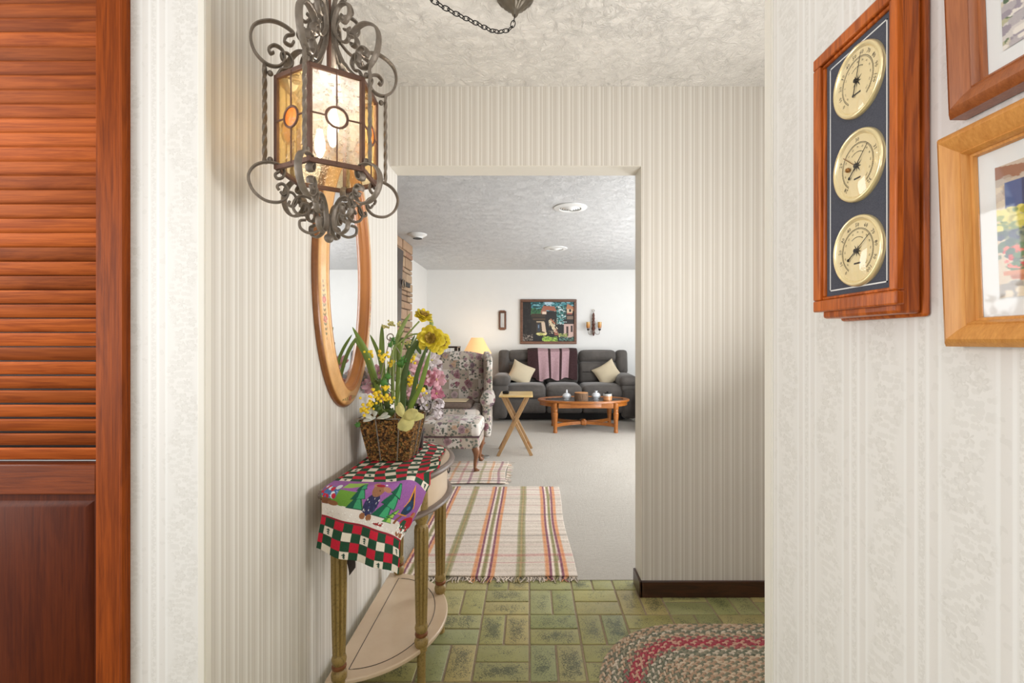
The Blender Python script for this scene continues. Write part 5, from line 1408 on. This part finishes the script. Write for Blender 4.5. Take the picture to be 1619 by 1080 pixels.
# backrest: crowned top
bkm = MB()
def bfn(sgn):
    def fn(u, v):
        a = 2*u-1; hh = .50+.555*v + (.045*(1-a*a) if v > .5 else .045*(1-a*a)*v)
        e = (1-abs(a)**6)*(1-(2*v-1)**8)
        return (a*.285*(1-.04*(1-v)), .22+.09*v - sgn*(.075*max(0,e)**.5+.0), hh)
    return fn
bkm.grid(bfn(1), 20, 20); k_ = len(bkm.f); bkm.grid(bfn(-1), 20, 20); bkm.f[k_:] = [tuple(reversed(f)) for f in bkm.f[k_:]]
bkm.build('backrest', M['fabric'], wc, local=True, smooth=80)
for s_ in (-1, 1):
    wg = MB(); out = [(-.06,.62),(-.10,.72),(-.115,.86),(-.10,.97),(-.04,1.03),(.06,1.055),(.30,1.065),(.32,.62)]
    pts = [Vector(p).to_3d() for p in out]; sm = [(p.x,p.y) for p in cr([(x,y,0) for x,y in out], 4, closed=True)]
    x0 = s_*.335
    wg.prism(sm, -.035, .035, lambda a, b, z, x0=x0, s_=s_: (x0 + z - s_*(.10-.10*min(1,(.32-a)/.35))*.3 + s_*.02*((.3-a)/.4), a, b))
    wg.build('wing', M['fabric'], wc, local=True, smooth=60, bevel=.018)
    ar = MB(); ar.tube([(s_*.345, -.34, .60),(s_*.345,-.1,.605),(s_*.335,.15,.61),(s_*.32,.28,.61)], [.078,.076,.07,.06], 20); ar.build('arm_roll', M['fabric'], wc, local=True, smooth=60)
    fc = MB(); fc.tube([(s_*.345,-.343,.60),(s_*.345,-.352,.60)], [.070,.045], 20); fc.build('scroll_face', M['fabric'], wc, local=True)
    MB().rbox((s_*.335, -.02, .40), (.09,.64,.38), .035, core=4).build('arm_panel', M['fabric'], wc, local=True, smooth=80)
def cab(x, y, sx_, sy_, h, name='leg', parent=None, s=1.0):
    pts = [(x,y,h),(x+.008*sx_*s,y+.008*sy_*s,h*.82),(x+.006*sx_,y+.006*sy_,h*.62),(x-.004*sx_,y-.004*sy_,h*.38),(x-.004*sx_,y-.004*sy_,h*.16),(x+.008*sx_,y+.008*sy_,h*.05),(x+.012*sx_,y+.012*sy_,.004)]
    return MB().tube(cr(pts,5), [ .036,.037,.037,.036,.034,.032,.030,.028,.026,.024,.022,.020,.019,.018,.017,.016,.0155,.015,.0145,.0145,.015,.0155,.017,.020,.023,.025,.028,.030,.030,.029,.026], 12).build(name, M['leg_wood'], parent, local=True, smooth=60)
for (x,y,sx_,sy_) in ((.275,-.31,1,-1),(-.275,-.31,-1,-1),(.26,.31,1,1),(-.26,.31,-1,1)): cab(x,y,sx_,sy_,.225,parent=wc)
for i_, (x, y) in enumerate(((-.47, 4.965),)):
    cp = MB().lathe([(.050,0.004),(.052,.008),(.050,.020),(.040,.018),(.038,.014)], (x+.01,y-.03,0), 24).build('caster_cup', plain('grey_rubber_cup', C(140,138,132), .6), None); tag(cp, 'grey caster cup under the front leg of the wing armchair', 'caster cup')
sw = thing('seat_pillow', (-.80, 5.12, .515), 'flat tapestry pillow with a cream top lying on the wing armchair seat', 'pillow')
soft('pillow', (-.80,5.12,.535), (.40,.36,.060), .028, plain('brown_tapestry_cloth', C(120,104,94), .9, var=.3, vs=60), sw, (0,0,.012))
MB().rbox((-.79,5.10,.578), (.27,.24,.012), .004).build('cream_patch', plain('cream_linen', C(206,188,156), .9, var=.1, vs=30), sw)
# ottoman
ot = thing('floral_ottoman', (-.745, 4.58, .011), 'floral check ottoman on cabriole legs in front of the wing armchair', 'ottoman')
MB().rbox((0,0,.385), (.60,.50,.14), .045, (0,.01,.022), None, 6).build('cushion', M['fabric'], ot, local=True, smooth=80)
MB().rbox((0,0,.268), (.575,.475,.115), .02, (0,0,0), None, 4).build('frame', M['fabric'], ot, local=True, smooth=80)
MB().tube([(x,y,.325) for x,y in ((-.29,-.24),(.29,-.24),(.29,.24),(-.29,.24))], .007, 8, closed=True).build('piping', plain('plum_piping', C(96,70,76), .8), ot, local=True)
for (x,y,sx_,sy_) in ((.255,-.21,1,-1),(-.255,-.21,-1,-1),(.255,.21,1,1),(-.255,.21,-1,1)): cab(x,y,sx_,sy_,.22,parent=ot)

# end table with lamp and dark gallery shelf
et = thing('end_table', (-.80, 7.35, 0), 'small dark wooden end table under the lit lamp behind the wing armchair', 'table')
MB().rbox((-.80,7.35,.60), (.46,.46,.03), .008, core=1).build('top', M['blackwood'], et)
for sx_ in (-1,1):
    for sy_ in (-1,1): MB().lathe([(.016,0.004),(.02,.1),(.018,.3),(.024,.5),(.024,.585)], (-.80+sx_*.19,7.35+sy_*.19,0), 12).build('leg', M['blackwood'], et)
la = thing('table_lamp', (-.80, 7.35, .615), 'table lamp with a glowing peach pleated shade behind the wing armchair', 'lamp')
MB().lathe([(.07,.615),(.07,.63),(.03,.65),(.06,.72),(.08,.80),(.055,.90),(.02,.95),(.012,1.08),(.006,1.26)], (-.80,7.35,0), 24).build('base', plain('cream_ceramic', C(214,204,186), .25, coat=.5), la)
shp = MB(); n_ = 96; vs = []
for (r_, z) in ((.218,1.022),(.218,1.03),(.150,1.15),(.090,1.268)):
    for k in range(n_):
        a = 2*math.pi*k/n_; q = r_*(1+.012*(k%2)); vs.append((-.80+q*math.cos(a), 7.35+q*math.sin(a), z))
shp.add(vs, [(j*n_+k, j*n_+(k+1)%n_, (j+1)*n_+(k+1)%n_, (j+1)*n_+k) for j in range(3) for k in range(n_)])
shp.build('lamp_shade', M['shade'], la, smooth=0, solid=.002)
ll = bpy.data.lights.new('table_lamp_light', 'POINT'); ll.energy = 6; ll.color = (1,.8,.55); ll.shadow_soft_size = .04
lo = bpy.data.objects.new('table_lamp_light', ll); col.objects.link(lo); lo.location = (-.80,7.35,1.30)
gs = thing('gallery_shelf', (-1.2, 7.1, 0), 'near black wooden shelf stand with a spindle gallery left of the lamp', 'shelf')
GX0, GX1 = -1.52, -1.04
MB().box(GX0,GX1,6.92,7.26,1.115,1.14).build('top', M['blackwood'], gs, bevel=.004)
MB().box(GX0,GX1,6.94,7.24,.98,1.00).build('shelf_board', M['blackwood'], gs, bevel=.003)
MB().box(GX0,GX1,6.94,7.24,.50,.52).build('shelf_board', M['blackwood'], gs, bevel=.003)
for k in range(7): MB().lathe([(.010,0),(.014,.03),(.008,.06),(.014,.09),(.010,.115)], (GX0+.04+k*(GX1-GX0-.08)/6,6.955,1.0), 10).build('spindle', M['white_wall'] if k in (4,5) else M['blackwood'], gs)
for x in (GX0+.02, GX1-.02):
    for y in (6.95,7.23): MB().box(x-.015,x+.015,y-.015,y+.015,.004,1.115).build('post', M['blackwood'], gs)

# wall pieces on the far wall
def box_frame(th, x0, x1, z0, z1, y, w_, d_, mat, name='frame_rail'):
    for (a,b,c,d) in ((x0,x1,z0,z0+w_),(x0,x1,z1-w_,z1),(x0,x0+w_,z0+w_,z1-w_),(x1-w_,x1,z0+w_,z1-w_)):
        MB().box(a,b,y-d_,y,c,d).build(name, mat, th, bevel=.006)
D8 = 8.0
pnt = thing('village_painting', (0, YE, 1.4), 'wide framed dark painting of village houses, above the sofa', 'painting')
x0, _, z1 = P(822.5,473.5,D8); x1, _, z0 = P(911.5,544,D8)
box_frame(pnt, x0, x1, z0, z1, YE-.002, .045, .035, M['paint_frame'])
va = Art(220, 170, (26,24,26))
va.rect(.15,0,1,.30,(22,70,76)); va.speck(.16,.0,.98,.22,[(60,130,138),(30,90,96),(120,170,180),(20,60,66)],260,.030,.6); va.speck(.45,0,.55,.1,[(170,196,210)],14,.02)
va.speck(.15,.18,.38,.32,[(40,84,56),(60,110,70),(24,56,44)],140,.022)
va.speck(.62,.12,.84,.55,[(40,110,104),(90,150,150),(200,210,210),(20,50,48),(30,80,76)],420,.016)
va.rect(0,0,.16,1,(24,22,22)); va.speck(0,.1,.16,1,[(40,36,34),(30,26,24)],90,.02,2)
va.rect(.17,.30,.48,.80,(40,34,28)); va.rect(.17,.30,.46,.38,(60,48,36)); va.rect(.20,.42,.46,.46,(78,62,46))
va.rect(.44,.24,.66,.60,(30,26,26)); va.poly([(.35,.26),(.40,.10),(.62,.12),(.66,.24),(.46,.21)], (156,92,70)); va.poly([(.35,.27),(.40,.14),(.47,.24),(.46,.32),(.36,.30)],(150,100,84)); va.rect(.38,.25,.46,.31,(220,200,180))
va.rect(.27,.50,.44,.80,(60,50,40)); va.poly([(.36,.50),(.43,.52),(.46,.78),(.38,.74)],(206,184,160)); va.rect(.29,.55,.34,.74,(52,60,72)); va.rect(.30,.58,.32,.66,(130,150,170)); va.rect(.27,.49,.42,.52,(180,160,130))
va.poly([(.50,.48),(.53,.44),(.70,.80),(.66,.84),(.60,.74)], (204,186,150)); va.poly([(.53,.43),(.55,.42),(.64,.55),(.61,.56)], (176,110,80)); va.poly([(.60,.70),(.66,.68),(.70,.84),(.62,.84)],(150,92,72)); va.speck(.5,.46,.68,.8,[(120,100,70),(230,216,190)],60,.008)
va.rect(.84,.22,1,.50,(40,32,30)); va.poly([(.84,.18),(.87,.05),(1,.14),(1,.24)],(170,116,84)); va.rect(.86,.18,.97,.28,(206,180,150)); va.rect(.90,.19,.94,.25,(30,24,24)); va.rect(.86,.28,.96,.32,(150,80,66)); va.rect(.86,.36,.98,.44,(120,100,84)); va.rect(.80,.44,1,.50,(30,24,22))
va.rect(.80,.55,1,.90,(196,166,156)); va.rect(.845,.62,.885,.86,(60,40,38)); va.rect(.93,.60,.97,.76,(50,36,34)); va.rect(.80,.52,1,.56,(44,34,30))
va.speck(.28,.78,.46,.84,[(206,204,120),(170,176,90),(230,214,160)],80,.014,.6); va.speck(.40,.88,.66,.99,[(120,160,60),(170,200,90),(90,120,50)],160,.02,.6); va.speck(.70,.80,.86,.88,[(190,190,110),(120,130,70)],70,.014,.6)
va.speck(.0,.82,.2,.98,[(90,80,72),(140,130,120),(50,44,40)],120,.012); va.speck(.72,.88,1,.98,[(50,80,60),(90,130,120),(30,40,34)],110,.012)
art_mesh(va, lambda u, v: (x0+.042+(x1-x0-.084)*u, YE-.016, z1-.042-(z1-z0-.084)*v), 'canvas', M['oil'], pnt, smooth=0)
sm_ = thing('small_mirror', (0, YE, 1.4), 'narrow wooden framed mirror hung left of the village painting', 'mirror')
mx0, _, mz1 = P(788.5,491,D8); mx1, _, mz0 = P(800.5,522,D8)
box_frame(sm_, mx0, mx1, mz0+.012, mz1-.012, YE-.001, .034, .025, M['paint_frame'])
MB().box(mx0+.02, mx1-.02, YE-.028, YE-.001, mz1-.020, mz1).box(mx0+.02, mx1-.02, YE-.028, YE-.001, mz0, mz0+.020).build('crest', M['paint_frame'], sm_, bevel=.004)
MB().box(mx0+.03, mx1-.03, YE-.010, YE-.006, mz0+.04, mz1-.04).build('mirror_glass', M['mirror'], sm_)
sn = thing('wall_sconce', (0, YE, 1.3), 'turned wood wall sconce with two amber glass cups right of the village painting', 'sconce')
cx, _, zt = P(937.8,489.5,D8); zb = P(937.8,531,D8)[2]
MB().lathe([(.006,0),(.014,.01),(.026,.05),(.020,.09),(.034,.12),(.024,.16),(.020,.17),(.030,.19),(.022,.21),(.028,.24),(.018,.26),(.026,.29),(.018,.31),(.022,.34),(.010,.385),(.004,.39)], (cx,YE-.045,zb), 16).build('spindle', wood('sconce_wood', C(44,24,20), C(120,66,44), 2, 2), sn)
MB().tube([(cx+.018*math.cos(a), YE-.03, zt-.020+.018*math.sin(a)) for a in [k*math.pi/10 for k in range(20)]], .005, 6, closed=True).build('hanging_ring', M['silver'], sn)
t = NT('amber_cup'); o = t.obj(); zz = t.sep(o)[2]
amb = t.fin(t.ramp(t.mt('MULTIPLY_ADD', zz, 8.0, .5), [(0,C(140,70,24)),(.5,C(206,140,52)),(1,C(216,184,120))]), .2, 0.0, Transmission_Weight=.2)
for s_ in (-1,1):
    ax = cx+s_*.096; zc = zb+.14
    MB().tube(cr([(cx,YE-.05,zb+.10),(cx+s_*.035,YE-.09,zb+.03),(cx+s_*.085,YE-.09,zb+.03),(ax,YE-.09,zb+.085)],8), .005, 6).build('arm', M['silver'], sn)
    MB().lathe([(.008,-.055),(.024,-.042),(.020,-.03),(.028,-.02)], (ax,YE-.09,zc), 14).build('cup_holder', M['blackwood'], sn)
    o = MB().lathe([(.026,-.05),(.031,-.02),(.031,.03),(.034,.055),(.030,.055),(.027,-.04)], (0,0,0), 20).build('glass_cup', amb, sn, local=True, smooth=60); o.location = (ax-0, YE-.09-YE, zc+.035-1.3)
